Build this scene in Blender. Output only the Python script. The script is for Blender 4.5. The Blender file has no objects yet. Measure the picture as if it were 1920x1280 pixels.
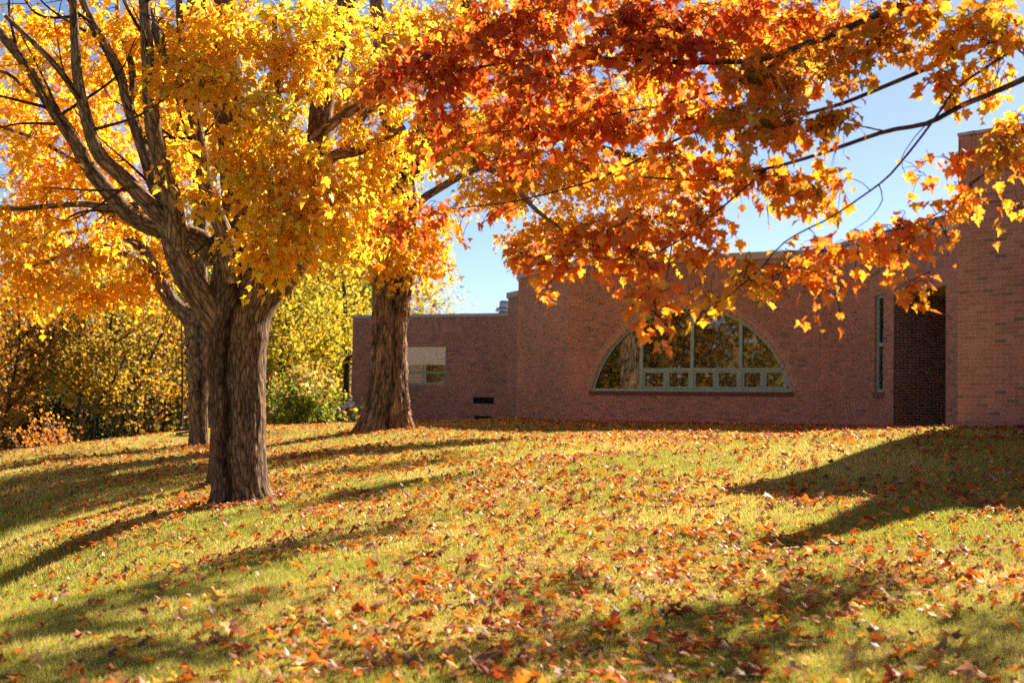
import bpy, math, random
import numpy as np
from mathutils import Vector, Matrix

rng = np.random.default_rng(7)
random.seed(7)
S = bpy.context.scene
COL = S.collection

# ------------------------------------------------------------------ camera
EYE = 1.6                                   # eye height above the datum
F = 2667.0                                  # focal length in photo pixels (50 mm on 36 mm)
PITCH = math.atan(156 / F); ROLL = 0.0205
f_ = np.array([0, math.cos(PITCH), math.sin(PITCH)])
r0_ = np.array([1.0, 0, 0]); u0_ = np.array([0, -math.sin(PITCH), math.cos(PITCH)])
R_ = math.cos(ROLL) * r0_ + math.sin(ROLL) * u0_
U_ = math.cos(ROLL) * u0_ - math.sin(ROLL) * r0_
cam = bpy.data.cameras.new('camera'); camo = bpy.data.objects.new('camera', cam); COL.objects.link(camo)
M = Matrix(((R_[0], U_[0], -f_[0], 0), (R_[1], U_[1], -f_[1], 0), (R_[2], U_[2], -f_[2], EYE), (0, 0, 0, 1)))
camo.matrix_world = M
cam.lens = 50; cam.sensor_width = 36; cam.clip_end = 2000; cam.clip_start = 0.1
cam.dof.use_dof = True; cam.dof.focus_distance = 18.5; cam.dof.aperture_fstop = 2.0
S.camera = camo

# ------------------------------------------------------------------ light
SUN_AZ = math.atan2(0.62, 0.78); SUN_EL = math.radians(36)
sun_dir = np.array([math.cos(SUN_EL) * math.sin(SUN_AZ), math.cos(SUN_EL) * math.cos(SUN_AZ), math.sin(SUN_EL)])
w = bpy.data.worlds.new('World'); S.world = w; w.use_nodes = True
nt = w.node_tree
bg = nt.nodes['Background']; sky = nt.nodes.new('ShaderNodeTexSky')
sky.sky_type = 'NISHITA'; sky.sun_disc = False; sky.sun_elevation = SUN_EL; sky.sun_rotation = SUN_AZ
sky.air_density = 0.50; sky.dust_density = 0.25; sky.ozone_density = 1.0
nt.links.new(sky.outputs[0], bg.inputs[0]); bg.inputs[1].default_value = 0.05
sl = bpy.data.lights.new('sun', 'SUN'); sl.energy = 5.0; sl.angle = math.radians(0.55); sl.color = (1.0, 0.87, 0.69)
so = bpy.data.objects.new('sun', sl); COL.objects.link(so)
so.rotation_euler = Vector(sun_dir).to_track_quat('Z', 'Y').to_euler(); so.location = (30, 40, 40)
S.view_settings.view_transform = 'Standard'; S.view_settings.look = 'None'
S.view_settings.exposure = 1.82; S.view_settings.gamma = 1.0
S.cycles.use_denoising = False; S.cycles.use_adaptive_sampling = False
S.cycles.max_bounces = 14; S.cycles.diffuse_bounces = 12; S.cycles.transparent_max_bounces = 16
S.cycles.sample_clamp_indirect = 8

# ------------------------------------------------------------------ helpers
def ray(px, py):
    return f_ + R_ * ((px - 960) / F) - U_ * ((py - 640) / F)
def P(px, py, D):
    d = ray(px, py); d = d * (D / d[1]); return d + np.array([0, 0, EYE])

def tag(o, label=None, cat=None, group=None, kind=None):
    if label: o['label'] = label
    if cat: o['category'] = cat
    if group: o['group'] = group
    if kind: o['kind'] = kind
    return o
def empty(name, loc, label, cat, group=None):
    o = bpy.data.objects.new(name, None); COL.objects.link(o); o.location = [float(v) for v in loc]
    o.empty_display_size = 0.3
    return tag(o, label, cat, group)

def add_mesh(name, V, faces, mat=None, parent=None, uv=None, col=None, smooth=True, origin=None, mats=None, midx=None):
    """faces: list of (n,k) int arrays; uv: list of (n,k,2) arrays aligned with faces; col: (nv,3)"""
    V = np.asarray(V, dtype=np.float32)
    base = np.zeros(3)
    if parent is not None: base = ORIG[parent.name]
    elif origin is not None: base = np.asarray(origin, float)
    V = V - base.astype(np.float32)
    me = bpy.data.meshes.new(name)
    me.vertices.add(len(V)); me.vertices.foreach_set('co', V.ravel())
    idx = np.concatenate([np.asarray(f, np.int32).ravel() for f in faces])
    cnt = np.concatenate([np.full(len(f), np.asarray(f).shape[1], np.int32) for f in faces])
    st = np.concatenate([[0], np.cumsum(cnt)[:-1]]).astype(np.int32)
    me.loops.add(len(idx)); me.loops.foreach_set('vertex_index', idx)
    me.polygons.add(len(cnt)); me.polygons.foreach_set('loop_start', st)
    me.polygons.foreach_set('use_smooth', np.full(len(cnt), smooth))
    if uv is not None:
        l = me.uv_layers.new(name='UVMap')
        l.data.foreach_set('uv', np.concatenate([np.asarray(u, np.float32).reshape(-1, 2) for u in uv]).ravel())
    if col is not None:
        a = me.color_attributes.new('tint', 'FLOAT_COLOR', 'POINT')
        c4 = np.ones((len(V), 4), np.float32); c4[:, :3] = col
        a.data.foreach_set('color', c4.ravel())
    if mats:
        for m_ in mats: me.materials.append(m_)
        me.polygons.foreach_set('material_index', np.asarray(midx, np.int32))
    me.update(calc_edges=True)
    o = bpy.data.objects.new(name, me); COL.objects.link(o)
    ORIG[o.name] = base
    if mat: me.materials.append(mat)
    if parent is not None: o.parent = parent
    elif origin is not None: o.location = [float(v) for v in base]
    return o
def thing(name, loc, label, cat, group=None):
    o = empty(name, loc, label, cat, group); THINGS.append(o)
    ORIG[o.name] = np.array(loc, float)
    return o
THINGS = []; ORIG = {}

class Acc:
    """collects polygons"""
    def __init__(s): s.V = []; s.n = 0; s.F = {}; s.UV = {}; s.C = []
    def add(s, V, F, uv=None, col=None):
        F = np.asarray(F, int); k = F.shape[1]
        s.V.append(np.asarray(V, float)); s.F.setdefault(k, []).append(F + s.n)
        s.UV.setdefault(k, []).append(uv if uv is not None else np.zeros(F.shape + (2,)))
        s.C.append(np.ones((len(V), 3)) * (1.0 if col is None else np.asarray(col))); s.n += len(V)
    def build(s, name, mat, parent=None, smooth=True, origin=None, use_col=False):
        ks = sorted(s.F)
        return add_mesh(name, np.concatenate(s.V), [np.concatenate(s.F[k]) for k in ks], mat, parent,
                        [np.concatenate(s.UV[k]) for k in ks], np.concatenate(s.C) if use_col else None, smooth, origin)
    def box(s, c8):
        """c8: bottom 4 ccw then top 4"""
        s.add(c8, [[3, 2, 1, 0], [4, 5, 6, 7], [0, 1, 5, 4], [1, 2, 6, 5], [2, 3, 7, 6], [3, 0, 4, 7]])
    def abox(s, x0, x1, y0, y1, z0, z1):
        s.box([(x0, y0, z0), (x1, y0, z0), (x1, y1, z0), (x0, y1, z0), (x0, y0, z1), (x1, y0, z1), (x1, y1, z1), (x0, y1, z1)])
    def tube(s, pts, rad, k=8, col=None, closed_end=True):
        pts = np.asarray(pts, float); n = len(pts); rad = np.broadcast_to(np.asarray(rad, float), (n,))
        T = np.gradient(pts, axis=0); T /= np.linalg.norm(T, axis=1)[:, None] + 1e-9
        N = np.zeros((n, 3)); a = np.array([1.0, 0, 0]) if abs(T[0][0]) < .8 else np.array([0, 1.0, 0])
        v = a - T[0] * a.dot(T[0]); N[0] = v / np.linalg.norm(v)
        for i in range(1, n):
            v = N[i - 1] - T[i] * N[i - 1].dot(T[i]); N[i] = v / (np.linalg.norm(v) + 1e-9)
        B = np.cross(T, N)
        th = np.arange(k) * 2 * math.pi / k
        V = pts[:, None] + rad[:, None, None] * (np.cos(th)[None, :, None] * N[:, None] + np.sin(th)[None, :, None] * B[:, None])
        L = np.concatenate([[0], np.cumsum(np.linalg.norm(np.diff(pts, axis=0), axis=1))])
        i = np.arange(n - 1)[:, None]; j = np.arange(k)[None]; j2 = (j + 1) % k
        Fq = np.stack([i * k + j, i * k + j2, (i + 1) * k + j2, (i + 1) * k + j], -1).reshape(-1, 4)
        circ = 2 * math.pi * max(rad[0], 0.01)
        u0 = np.broadcast_to(j / k * circ, (n - 1, k)); u1 = np.broadcast_to((j + 1) / k * circ, (n - 1, k))
        v0 = np.broadcast_to(L[:-1, None], (n - 1, k)); v1 = np.broadcast_to(L[1:, None], (n - 1, k))
        uv = np.stack([np.stack([u0, v0], -1), np.stack([u1, v0], -1), np.stack([u1, v1], -1), np.stack([u0, v1], -1)], 2).reshape(-1, 4, 2)
        s.add(V.reshape(-1, 3), Fq, uv, col)
    def lathe(s, prof, c, k=28):
        prof = np.asarray(prof, float); n = len(prof); th = np.arange(k) * 2 * math.pi / k
        V = np.stack([prof[:, None, 0] * np.cos(th) + c[0], prof[:, None, 0] * np.sin(th) + c[1], np.broadcast_to(prof[:, None, 1] + c[2], (n, k))], -1)
        i = np.arange(n - 1)[:, None]; j = np.arange(k)[None]; j2 = (j + 1) % k
        s.add(V.reshape(-1, 3), np.stack([i * k + j, i * k + j2, (i + 1) * k + j2, (i + 1) * k + j], -1).reshape(-1, 4))

def catmull(pts, n):
    pts = np.asarray(pts, float)
    if len(pts) == 2: return pts[0] + (pts[1] - pts[0]) * np.linspace(0, 1, n)[:, None]
    p = np.vstack([2 * pts[0] - pts[1], pts, 2 * pts[-1] - pts[-2]])
    d = np.concatenate([[0], np.cumsum(np.linalg.norm(np.diff(pts[:, :3], axis=0), axis=1))])
    t = np.linspace(0, d[-1], n); k = np.clip(np.searchsorted(d, t, side='right') - 1, 0, len(pts) - 2)
    u = ((t - d[k]) / (d[k + 1] - d[k] + 1e-9))[:, None]
    a, b, c, e = p[k], p[k + 1], p[k + 2], p[k + 3]
    return .5 * (2 * b + (c - a) * u + (2 * a - 5 * b + 4 * c - e) * u ** 2 + (3 * b - a - 3 * c + e) * u ** 3)

def vnoise(x, y, seed=0, px=None):
    """value noise; px: period in x"""
    r = np.random.default_rng(seed).random((256, 256))
    xi = np.floor(x).astype(int); yi = np.floor(y).astype(int); fx = x - xi; fy = y - yi
    fx = fx * fx * (3 - 2 * fx); fy = fy * fy * (3 - 2 * fy)
    def g(a, b):
        a = a % px if px else a
        return r[a % 256, b % 256]
    return (g(xi, yi) * (1 - fx) + g(xi + 1, yi) * fx) * (1 - fy) + (g(xi, yi + 1) * (1 - fx) + g(xi + 1, yi + 1) * fx) * fy
def fbm(x, y, seed=0, o=4):
    t = 0; a = .5
    for i in range(o): t = t + a * vnoise(x * 2 ** i, y * 2 ** i, seed + i); a *= .5
    return t

# ------------------------------------------------------------------ materials
def mat(name):
    m = bpy.data.materials.new(name); m.use_nodes = True
    t = m.node_tree; t.nodes.clear(); out = t.nodes.new('ShaderNodeOutputMaterial')
    return m, t, out
def N(t, typ, **kw):
    n = t.nodes.new(typ)
    for k, v in kw.items():
        if k.startswith('i_'):
            key = k[2:]; key = int(key) if key.isdigit() else key.replace('_', ' ')
            n.inputs[key].default_value = v
        else: setattr(n, k, v)
    return n
def L(t, a, b): t.links.new(a, b)
def ramp(t, fac, stops, interp='LINEAR'):
    n = t.nodes.new('ShaderNodeValToRGB'); n.color_ramp.interpolation = interp
    e = n.color_ramp.elements
    while len(e) > 1: e.remove(e[-1])
    e[0].position = stops[0][0]; e[0].color = (*stops[0][1], 1)
    for p, c in stops[1:]:
        x = e.new(p); x.color = (*c, 1)
    L(t, fac, n.inputs[0]); return n.outputs[0]
def simple(name, color, rough=.6, metal=0.0, noise=.15, scale=6, bump=0.0, spec=.4):
    m, t, out = mat(name)
    b = N(t, 'ShaderNodeBsdfPrincipled', i_Roughness=rough, i_Metallic=metal); b.inputs['Specular IOR Level'].default_value = spec
    tc = N(t, 'ShaderNodeTexCoord'); n = N(t, 'ShaderNodeTexNoise', i_Scale=scale, i_Detail=5.0, i_Roughness=.65)
    L(t, tc.outputs['Object'], n.inputs['Vector'])
    c = np.array(color)
    L(t, ramp(t, n.outputs[0], [(.3, tuple(c * (1 - noise))), (.7, tuple(np.minimum(c * (1 + noise), 1)))]), b.inputs['Base Color'])
    if bump:
        bp = N(t, 'ShaderNodeBump', i_Strength=bump, i_Distance=.02); L(t, n.outputs[0], bp.inputs['Height']); L(t, bp.outputs[0], b.inputs['Normal'])
    L(t, b.outputs[0], out.inputs[0]); return m

def brick_mat(name, soldier=False, stops=None, msize=.0048, mortar=(.49, .32, .22), roww=.0677, brickw=.2135):
    m, t, out = mat(name)
    uv = N(t, 'ShaderNodeUVMap')
    wob = N(t, 'ShaderNodeTexNoise', i_Scale=3.0, i_Detail=2.0)
    L(t, uv.outputs[0], wob.inputs['Vector'])
    br = N(t, 'ShaderNodeTexBrick'); br.offset = 0.0 if soldier else .5
    br.inputs['Scale'].default_value = 1; br.inputs['Color1'].default_value = (0, 0, 0, 1); br.inputs['Color2'].default_value = (1, 1, 1, 1)
    br.inputs['Mortar'].default_value = (0, 0, 0, 1); br.inputs['Mortar Size'].default_value = msize; br.inputs['Mortar Smooth'].default_value = .25
    br.inputs['Brick Width'].default_value = brickw; br.inputs['Row Height'].default_value = roww
    L(t, uv.outputs[0], br.inputs['Vector'])
    stops = stops or [(0, (.15, .10, .086)), (.05, (.20, .115, .09)), (.10, (.29, .132, .098)), (.34, (.335, .148, .108)), (.6, (.36, .163, .118)), (.82, (.385, .18, .132)), (.97, (.42, .21, .155))]
    bc = ramp(t, br.outputs['Color'], stops)
    n2 = N(t, 'ShaderNodeTexNoise', i_Scale=40.0, i_Detail=4.0); L(t, uv.outputs[0], n2.inputs['Vector'])
    n3 = N(t, 'ShaderNodeTexNoise', i_Scale=.45, i_Detail=4.0); L(t, uv.outputs[0], n3.inputs['Vector'])
    v1 = ramp(t, n2.outputs[0], [(.3, (.8,) * 3), (.7, (1.15,) * 3)]); v2 = ramp(t, n3.outputs[0], [(.3, (.78, .78, .8)), (.7, (1.12, 1.1, 1.08))])
    m1 = N(t, 'ShaderNodeMix', data_type='RGBA', blend_type='MULTIPLY'); m1.inputs[0].default_value = 1; L(t, bc, m1.inputs[6]); L(t, v1, m1.inputs[7])
    m3 = N(t, 'ShaderNodeMix', data_type='RGBA'); L(t, br.outputs['Fac'], m3.inputs[0]); L(t, m1.outputs[2], m3.inputs[6]); m3.inputs[7].default_value = (*mortar, 1)
    m2 = N(t, 'ShaderNodeMix', data_type='RGBA', blend_type='MULTIPLY'); m2.inputs[0].default_value = 1; L(t, m3.outputs[2], m2.inputs[6]); L(t, v2, m2.inputs[7])
    b = N(t, 'ShaderNodeBsdfPrincipled', i_Roughness=.58); b.inputs['Specular IOR Level'].default_value = .55
    L(t, m2.outputs[2], b.inputs['Base Color'])
    inv = N(t, 'ShaderNodeMath', operation='SUBTRACT'); inv.inputs[0].default_value = 1; L(t, br.outputs['Fac'], inv.inputs[1])
    ad = N(t, 'ShaderNodeMath', operation='MULTIPLY_ADD'); L(t, n2.outputs[0], ad.inputs[0]); ad.inputs[1].default_value = .35; L(t, inv.outputs[0], ad.inputs[2])
    bp = N(t, 'ShaderNodeBump', i_Strength=.6, i_Distance=.008); L(t, ad.outputs[0], bp.inputs['Height']); L(t, bp.outputs[0], b.inputs['Normal'])
    L(t, b.outputs[0], out.inputs[0]); return m

def leaf_mat(name, trans=.5, gloss=.06):
    m, t, out = mat(name)
    a = N(t, 'ShaderNodeAttribute', attribute_name='tint')
    tc = N(t, 'ShaderNodeTexCoord'); n = N(t, 'ShaderNodeTexNoise', i_Scale=35.0, i_Detail=3.0); L(t, tc.outputs['Object'], n.inputs['Vector'])
    v = ramp(t, n.outputs[0], [(.3, (.85, .8, .8)), (.7, (1.15, 1.15, 1.1))])
    mm = N(t, 'ShaderNodeMix', data_type='RGBA', blend_type='MULTIPLY'); mm.inputs[0].default_value = 1; L(t, a.outputs[0], mm.inputs[6]); L(t, v, mm.inputs[7])
    d = N(t, 'ShaderNodeBsdfDiffuse'); tr = N(t, 'ShaderNodeBsdfTranslucent'); g = N(t, 'ShaderNodeBsdfGlossy', i_Roughness=.45)
    L(t, mm.outputs[2], d.inputs[0]); L(t, mm.outputs[2], tr.inputs[0])
    x = N(t, 'ShaderNodeMixShader'); x.inputs[0].default_value = trans; L(t, d.outputs[0], x.inputs[1]); L(t, tr.outputs[0], x.inputs[2])
    fr = N(t, 'ShaderNodeMixShader'); fr.inputs[0].default_value = gloss; L(t, x.outputs[0], fr.inputs[1]); L(t, g.outputs[0], fr.inputs[2])
    L(t, fr.outputs[0], out.inputs[0]); return m

def bark_mat(name, base=(.40, .265, .175), dark=(.075, .048, .032), sx=34., sy=7.0, bump=1.0):
    m, t, out = mat(name)
    uv = N(t, 'ShaderNodeUVMap'); mp = N(t, 'ShaderNodeMapping'); mp.inputs['Scale'].default_value = (sx, sy, 1)
    L(t, uv.outputs[0], mp.inputs[0])
    n = N(t, 'ShaderNodeTexNoise', i_Scale=1.0, i_Detail=8.0, i_Roughness=.66, i_Distortion=.9); L(t, mp.outputs[0], n.inputs['Vector'])
    vo = N(t, 'ShaderNodeTexVoronoi', i_Scale=.62); vo.feature = 'DISTANCE_TO_EDGE'
    dst = N(t, 'ShaderNodeVectorMath', operation='MULTIPLY_ADD'); L(t, n.outputs['Color'], dst.inputs[0]); dst.inputs[1].default_value = (.9, .9, 0); L(t, mp.outputs[0], dst.inputs[2]); L(t, dst.outputs[0], vo.inputs['Vector'])
    crack = ramp(t, vo.outputs['Distance'], [(0.0, (.25,) * 3), (.10, (.7,) * 3), (.26, (1, 1, 1))])
    mp2 = N(t, 'ShaderNodeMapping'); mp2.inputs['Scale'].default_value = (1.6, .9, 1); L(t, uv.outputs[0], mp2.inputs[0])
    n2 = N(t, 'ShaderNodeTexNoise', i_Scale=1.6, i_Detail=6.0, i_Roughness=.6); L(t, mp2.outputs[0], n2.inputs['Vector'])
    b_ = np.array(base); d_ = np.array(dark)
    c = ramp(t, n.outputs[0], [(.30, tuple(d_)), (.44, tuple(b_ * .6)), (.56, tuple(b_)), (.72, tuple(b_ * np.array([1.6, 1.6, 1.7])))])
    c2 = ramp(t, n2.outputs[0], [(.32, (.5, .45, .42)), (.5, (1, 1, 1)), (.68, (1.25, 1.22, 1.1))])
    mm = N(t, 'ShaderNodeMix', data_type='RGBA', blend_type='MULTIPLY'); mm.inputs[0].default_value = 1; L(t, c, mm.inputs[6]); L(t, c2, mm.inputs[7])
    mk = N(t, 'ShaderNodeMix', data_type='RGBA', blend_type='MULTIPLY'); mk.inputs[0].default_value = 1; L(t, mm.outputs[2], mk.inputs[6]); L(t, crack, mk.inputs[7])
    mp3 = N(t, 'ShaderNodeMapping'); mp3.inputs['Scale'].default_value = (9, 5, 1); L(t, uv.outputs[0], mp3.inputs[0])
    n3 = N(t, 'ShaderNodeTexNoise', i_Scale=1.0, i_Detail=6.0, i_Roughness=.7); L(t, mp3.outputs[0], n3.inputs['Vector'])
    lich = ramp(t, n3.outputs[0], [(.60, (0,) * 3), (.68, (.75,) * 3)])
    ml = N(t, 'ShaderNodeMix', data_type='RGBA'); L(t, lich, ml.inputs[0]); L(t, mk.outputs[2], ml.inputs[6]); ml.inputs[7].default_value = (*tuple(np.minimum(b_ * np.array([1.25, 1.4, 1.5]), 1)), 1)
    a = N(t, 'ShaderNodeAttribute', attribute_name='tint')
    m2 = N(t, 'ShaderNodeMix', data_type='RGBA', blend_type='MULTIPLY'); m2.inputs[0].default_value = 1; L(t, ml.outputs[2], m2.inputs[6]); L(t, a.outputs[0], m2.inputs[7])
    b = N(t, 'ShaderNodeBsdfPrincipled', i_Roughness=.92); b.inputs['Specular IOR Level'].default_value = .12
    L(t, m2.outputs[2], b.inputs['Base Color'])
    hh = N(t, 'ShaderNodeMath', operation='MULTIPLY'); L(t, n.outputs[0], hh.inputs[0]); L(t, crack, hh.inputs[1])
    bp = N(t, 'ShaderNodeBump', i_Strength=bump, i_Distance=.045); L(t, hh.outputs[0], bp.inputs['Height']); L(t, bp.outputs[0], b.inputs['Normal'])
    L(t, b.outputs[0], out.inputs[0]); return m

def glass_mat(name, ior=2.0, tint=(.82, .86, .84)):
    m, t, out = mat(name)
    tr = N(t, 'ShaderNodeBsdfTransparent'); tr.inputs[0].default_value = (*tint, 1)
    g = N(t, 'ShaderNodeBsdfGlossy', i_Roughness=0.012); g.inputs[0].default_value = (.95, .97, .95, 1)
    fr = N(t, 'ShaderNodeFresnel', i_IOR=ior); x = N(t, 'ShaderNodeMixShader')
    L(t, fr.outputs[0], x.inputs[0]); L(t, tr.outputs[0], x.inputs[1]); L(t, g.outputs[0], x.inputs[2])
    L(t, x.outputs[0], out.inputs[0]); return m

MB = brick_mat('brick'); MBS = brick_mat('brick_soldier', True)
MBD = brick_mat('brick_alcove_shaded', stops=[(0, (.06, .036, .03)), (.3, (.13, .056, .038)), (1, (.20, .08, .052))], mortar=(.55, .40, .28))  # darker copy of the wall brick, recess shade put into its colour
MCOP = simple('coping_metal', (.36, .36, .35), .45, .3, .08, 3)
MGREEN = simple('green_frame', (.25, .38, .30), .45, 0, .1, 8)
MGLASS = glass_mat('window_glass')
MBLIND = simple('blind', (.80, .72, .54), .8, 0, .12, 2.5)
MROOM = simple('room_plaster', (.5, .43, .33), .9, 0, .1, 2)
MDARK = simple('vent_dark', (.02, .018, .016), .7)
MGALV = simple('galvanised', (.45, .47, .50), .35, .8, .1, 8)
MWHITE = simple('white_paint', (.75, .75, .76), .4, 0, .05, 8)
MGREY = simple('grey_plastic', (.32, .34, .36), .5)
MCONC = simple('concrete', (.22, .19, .16), .9, 0, .2, 14, .3)
MSOFF = simple('soffit', (.6, .52, .36), .8)
MROOF = simple('roof_membrane', (.16, .16, .16), .9)
MWOODB = simple('weathered_wood', (.085, .055, .04), .85, 0, .45, 18, .5)
MPAPER = simple('paper', (.75, .68, .52), .9, 0, .05)
MWOODI = simple('indoor_wood', (.22, .10, .05), .5)
MLEAF = leaf_mat('maple_leaf', .74, .03); MFALL = leaf_mat('dry_leaf', .28, .03); MGRASS = leaf_mat('grass_blade', .45, .03)
MBARK = bark_mat('bark_old', (.36, .22, .13), (.055, .032, .019)); MBARKL = bark_mat('bark_limb', (.38, .255, .165), (.10, .062, .040), 18., 6., .9)
MBARKS = bark_mat('bark_shaggy', (.42, .26, .16), (.065, .042, .028), 18., 2.4, 1.0)
MTWIG = bark_mat('twig_bark', (.13, .082, .058), (.05, .03, .022), 30, 8, .3)
MBARKD = bark_mat('bark_woods', (.12, .085, .06), (.04, .028, .02), 8, 2, .6)

# ------------------------------------------------------------------ ground height field
ctrl = np.array([
 (0, 0, -2.0), (-6, 0, -2.3), (6, 0, -1.6), (0, -20, -3.2), (-20, -20, -5), (20, -20, -1.6),
 (0, 8.3, -1.5), (-3.06, 8.5, -1.6), (2.88, 8, -1.39), (0, 14, -1.07), (0, 19, -.74), (0, 24.5, -.496), (0, 32, -.285), (0, 37, -.14),
 (5, 18, -.60), (2.46, 17, -.74), (6.34, 19, -.256), (4.5, 13.5, -.94), (9, 14, -.6), (9, 8, -1.0),
 (-3.8, 20, -1.19), (-5.4, 19, -1.42), (-6.2, 18.5, -1.75), (-12.96, 36, -1.0), (-9.9, 42, -.5), (-6.4, 42, -.19), (-13.5, 47, -2.2), (-8, 53, -1.6), (-18, 37, -2.4),
 (-7.94, 36, -.73), (-9.7, 27, -1.55), (-7.4, 21, -1.95), (-5.7, 16, -2.1), (-4.3, 12, -1.68),
 (-9.4, 21, -2.9), (-12.2, 27, -2.1), (-7.6, 16, -3.0), (-6.6, 12, -2.4),
 (-3.35, 36.4, -.19), (-5.35, 31, -.73), (-2.34, 24, -.71), (-1.8, 18.5, -1.03),
 (.17, 45.8, .17), (1.66, 42.07, .12), (5, 40.2, .13), (8.26, 38.3, .13), (9.88, 31.4, .11), (7.24, 23.05, .10), (7.8, 21.7, .06), (12, 40, .15), (15, 25, .2), (20, 60, .2),
 (4.97, 29.65, -.08), (5.8, 26.2, -.06), (7.2, 26.5, .02), (.9, 35, -.18), (0, 56, .02), (-6.2, 57, -.1), (-3, 50, .0),
 (-60, 80, -4.5), (-30, 60, -3.4), (0, 110, -1), (60, 110, 0), (-110, 200, -5), (110, 200, 0), (0, 220, -2), (60, 0, 0), (60, -30, -1), (-60, 0, -5), (-60, 30, -5)], float)
def _U(r2): return np.where(r2 > 1e-9, .5 * r2 * np.log(np.maximum(r2, 1e-9)), 0)
_c = ctrl[:, :2]; _n = len(ctrl)
_K = _U(((_c[:, None] - _c[None]) ** 2).sum(-1)) + np.eye(_n) * 1.2
_Pm = np.hstack([np.ones((_n, 1)), _c]); _A = np.zeros((_n + 3, _n + 3)); _A[:_n, :_n] = _K; _A[:_n, _n:] = _Pm; _A[_n:, :_n] = _Pm.T
_w = np.linalg.solve(_A, np.concatenate([ctrl[:, 2], np.zeros(3)]))
def gz(x, y):
    x = np.asarray(x, float); y = np.asarray(y, float); sh = x.shape; q = np.stack([x.ravel(), y.ravel()], 1); out = np.zeros(len(q))
    for i in range(0, len(q), 40000):
        s = q[i:i + 40000]
        out[i:i + 40000] = _U(((s[:, None] - _c[None]) ** 2).sum(-1)) @ _w[:_n] + _w[_n] + s @ _w[_n + 1:]
    far = np.maximum(np.maximum(np.abs(q[:, 0]) - 90, np.maximum(q[:, 1] - 160, -40 - q[:, 1])), 0)
    out = out * np.exp(-far / 40) + (-4) * (1 - np.exp(-far / 40))
    return (out + EYE).reshape(sh)
def g1(x, y): return float(gz(np.array([x]), np.array([y]))[0])
def ground_hit(px, py):
    d = ray(px, py); t = np.linspace(4, 90, 3000); X = d[0] * t; Y = d[1] * t; Z = EYE + d[2] * t
    h = Z - gz(X, Y); k = np.argmax(h < 0)
    return np.array([X[k], Y[k], Z[k]])

def build_ground():
    xs = np.unique(np.concatenate([np.linspace(-400, -40, 25), np.linspace(-40, -14, 30), np.linspace(-14, 12, 140), np.linspace(12, 60, 30), np.linspace(60, 400, 20)]))
    ys = np.unique(np.concatenate([np.linspace(-200, -10, 15), np.linspace(-10, 6, 25), np.linspace(6, 50, 210), np.linspace(50, 120, 40), np.linspace(120, 600, 25)]))
    X, Y = np.meshgrid(xs, ys); Z = gz(X, Y)
    near = (np.abs(X) < 16) & (Y < 60) & (Y > 3)
    Z = Z + np.where(near, (fbm(X * .9, Y * .9, 3) - .47) * .05, 0)
    nx, ny = len(xs), len(ys); i = np.arange(ny - 1)[:, None]; j = np.arange(nx - 1)[None]
    Fq = np.stack([i * nx + j, i * nx + j + 1, (i + 1) * nx + j + 1, (i + 1) * nx + j], -1).reshape(-1, 4)
    m, t, out = mat('lawn_soil')
    tc = N(t, 'ShaderNodeTexCoord')
    n = N(t, 'ShaderNodeTexNoise', i_Scale=.7, i_Detail=6.0, i_Roughness=.6); L(t, tc.outputs['Object'], n.inputs['Vector'])
    n2 = N(t, 'ShaderNodeTexNoise', i_Scale=22.0, i_Detail=6.0, i_Roughness=.7); L(t, tc.outputs['Object'], n2.inputs['Vector'])
    c1 = ramp(t, n.outputs[0], [(.3, (.20, .19, .03)), (.5, (.30, .25, .05)), (.7, (.40, .30, .09))])
    c2 = ramp(t, n2.outputs[0], [(.3, (.45, .42, .4)), (.55, (1, 1, 1)), (.75, (1.3, 1.25, 1.1))])
    mm = N(t, 'ShaderNodeMix', data_type='RGBA', blend_type='MULTIPLY'); mm.inputs[0].default_value = 1; L(t, c1, mm.inputs[6]); L(t, c2, mm.inputs[7])
    b = N(t, 'ShaderNodeBsdfPrincipled', i_Roughness=.95); b.inputs['Specular IOR Level'].default_value = .1
    L(t, mm.outputs[2], b.inputs['Base Color'])
    bp = N(t, 'ShaderNodeBump', i_Strength=.8, i_Distance=.04); L(t, n2.outputs[0], bp.inputs['Height']); L(t, bp.outputs[0], b.inputs['Normal'])
    L(t, b.outputs[0], out.inputs[0])
    o = add_mesh('ground', np.stack([X, Y, Z], -1).reshape(-1, 3), [Fq], m)
    tag(o, 'sloping lawn ground rising toward the brick building', 'ground', kind='structure')
build_ground()

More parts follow.
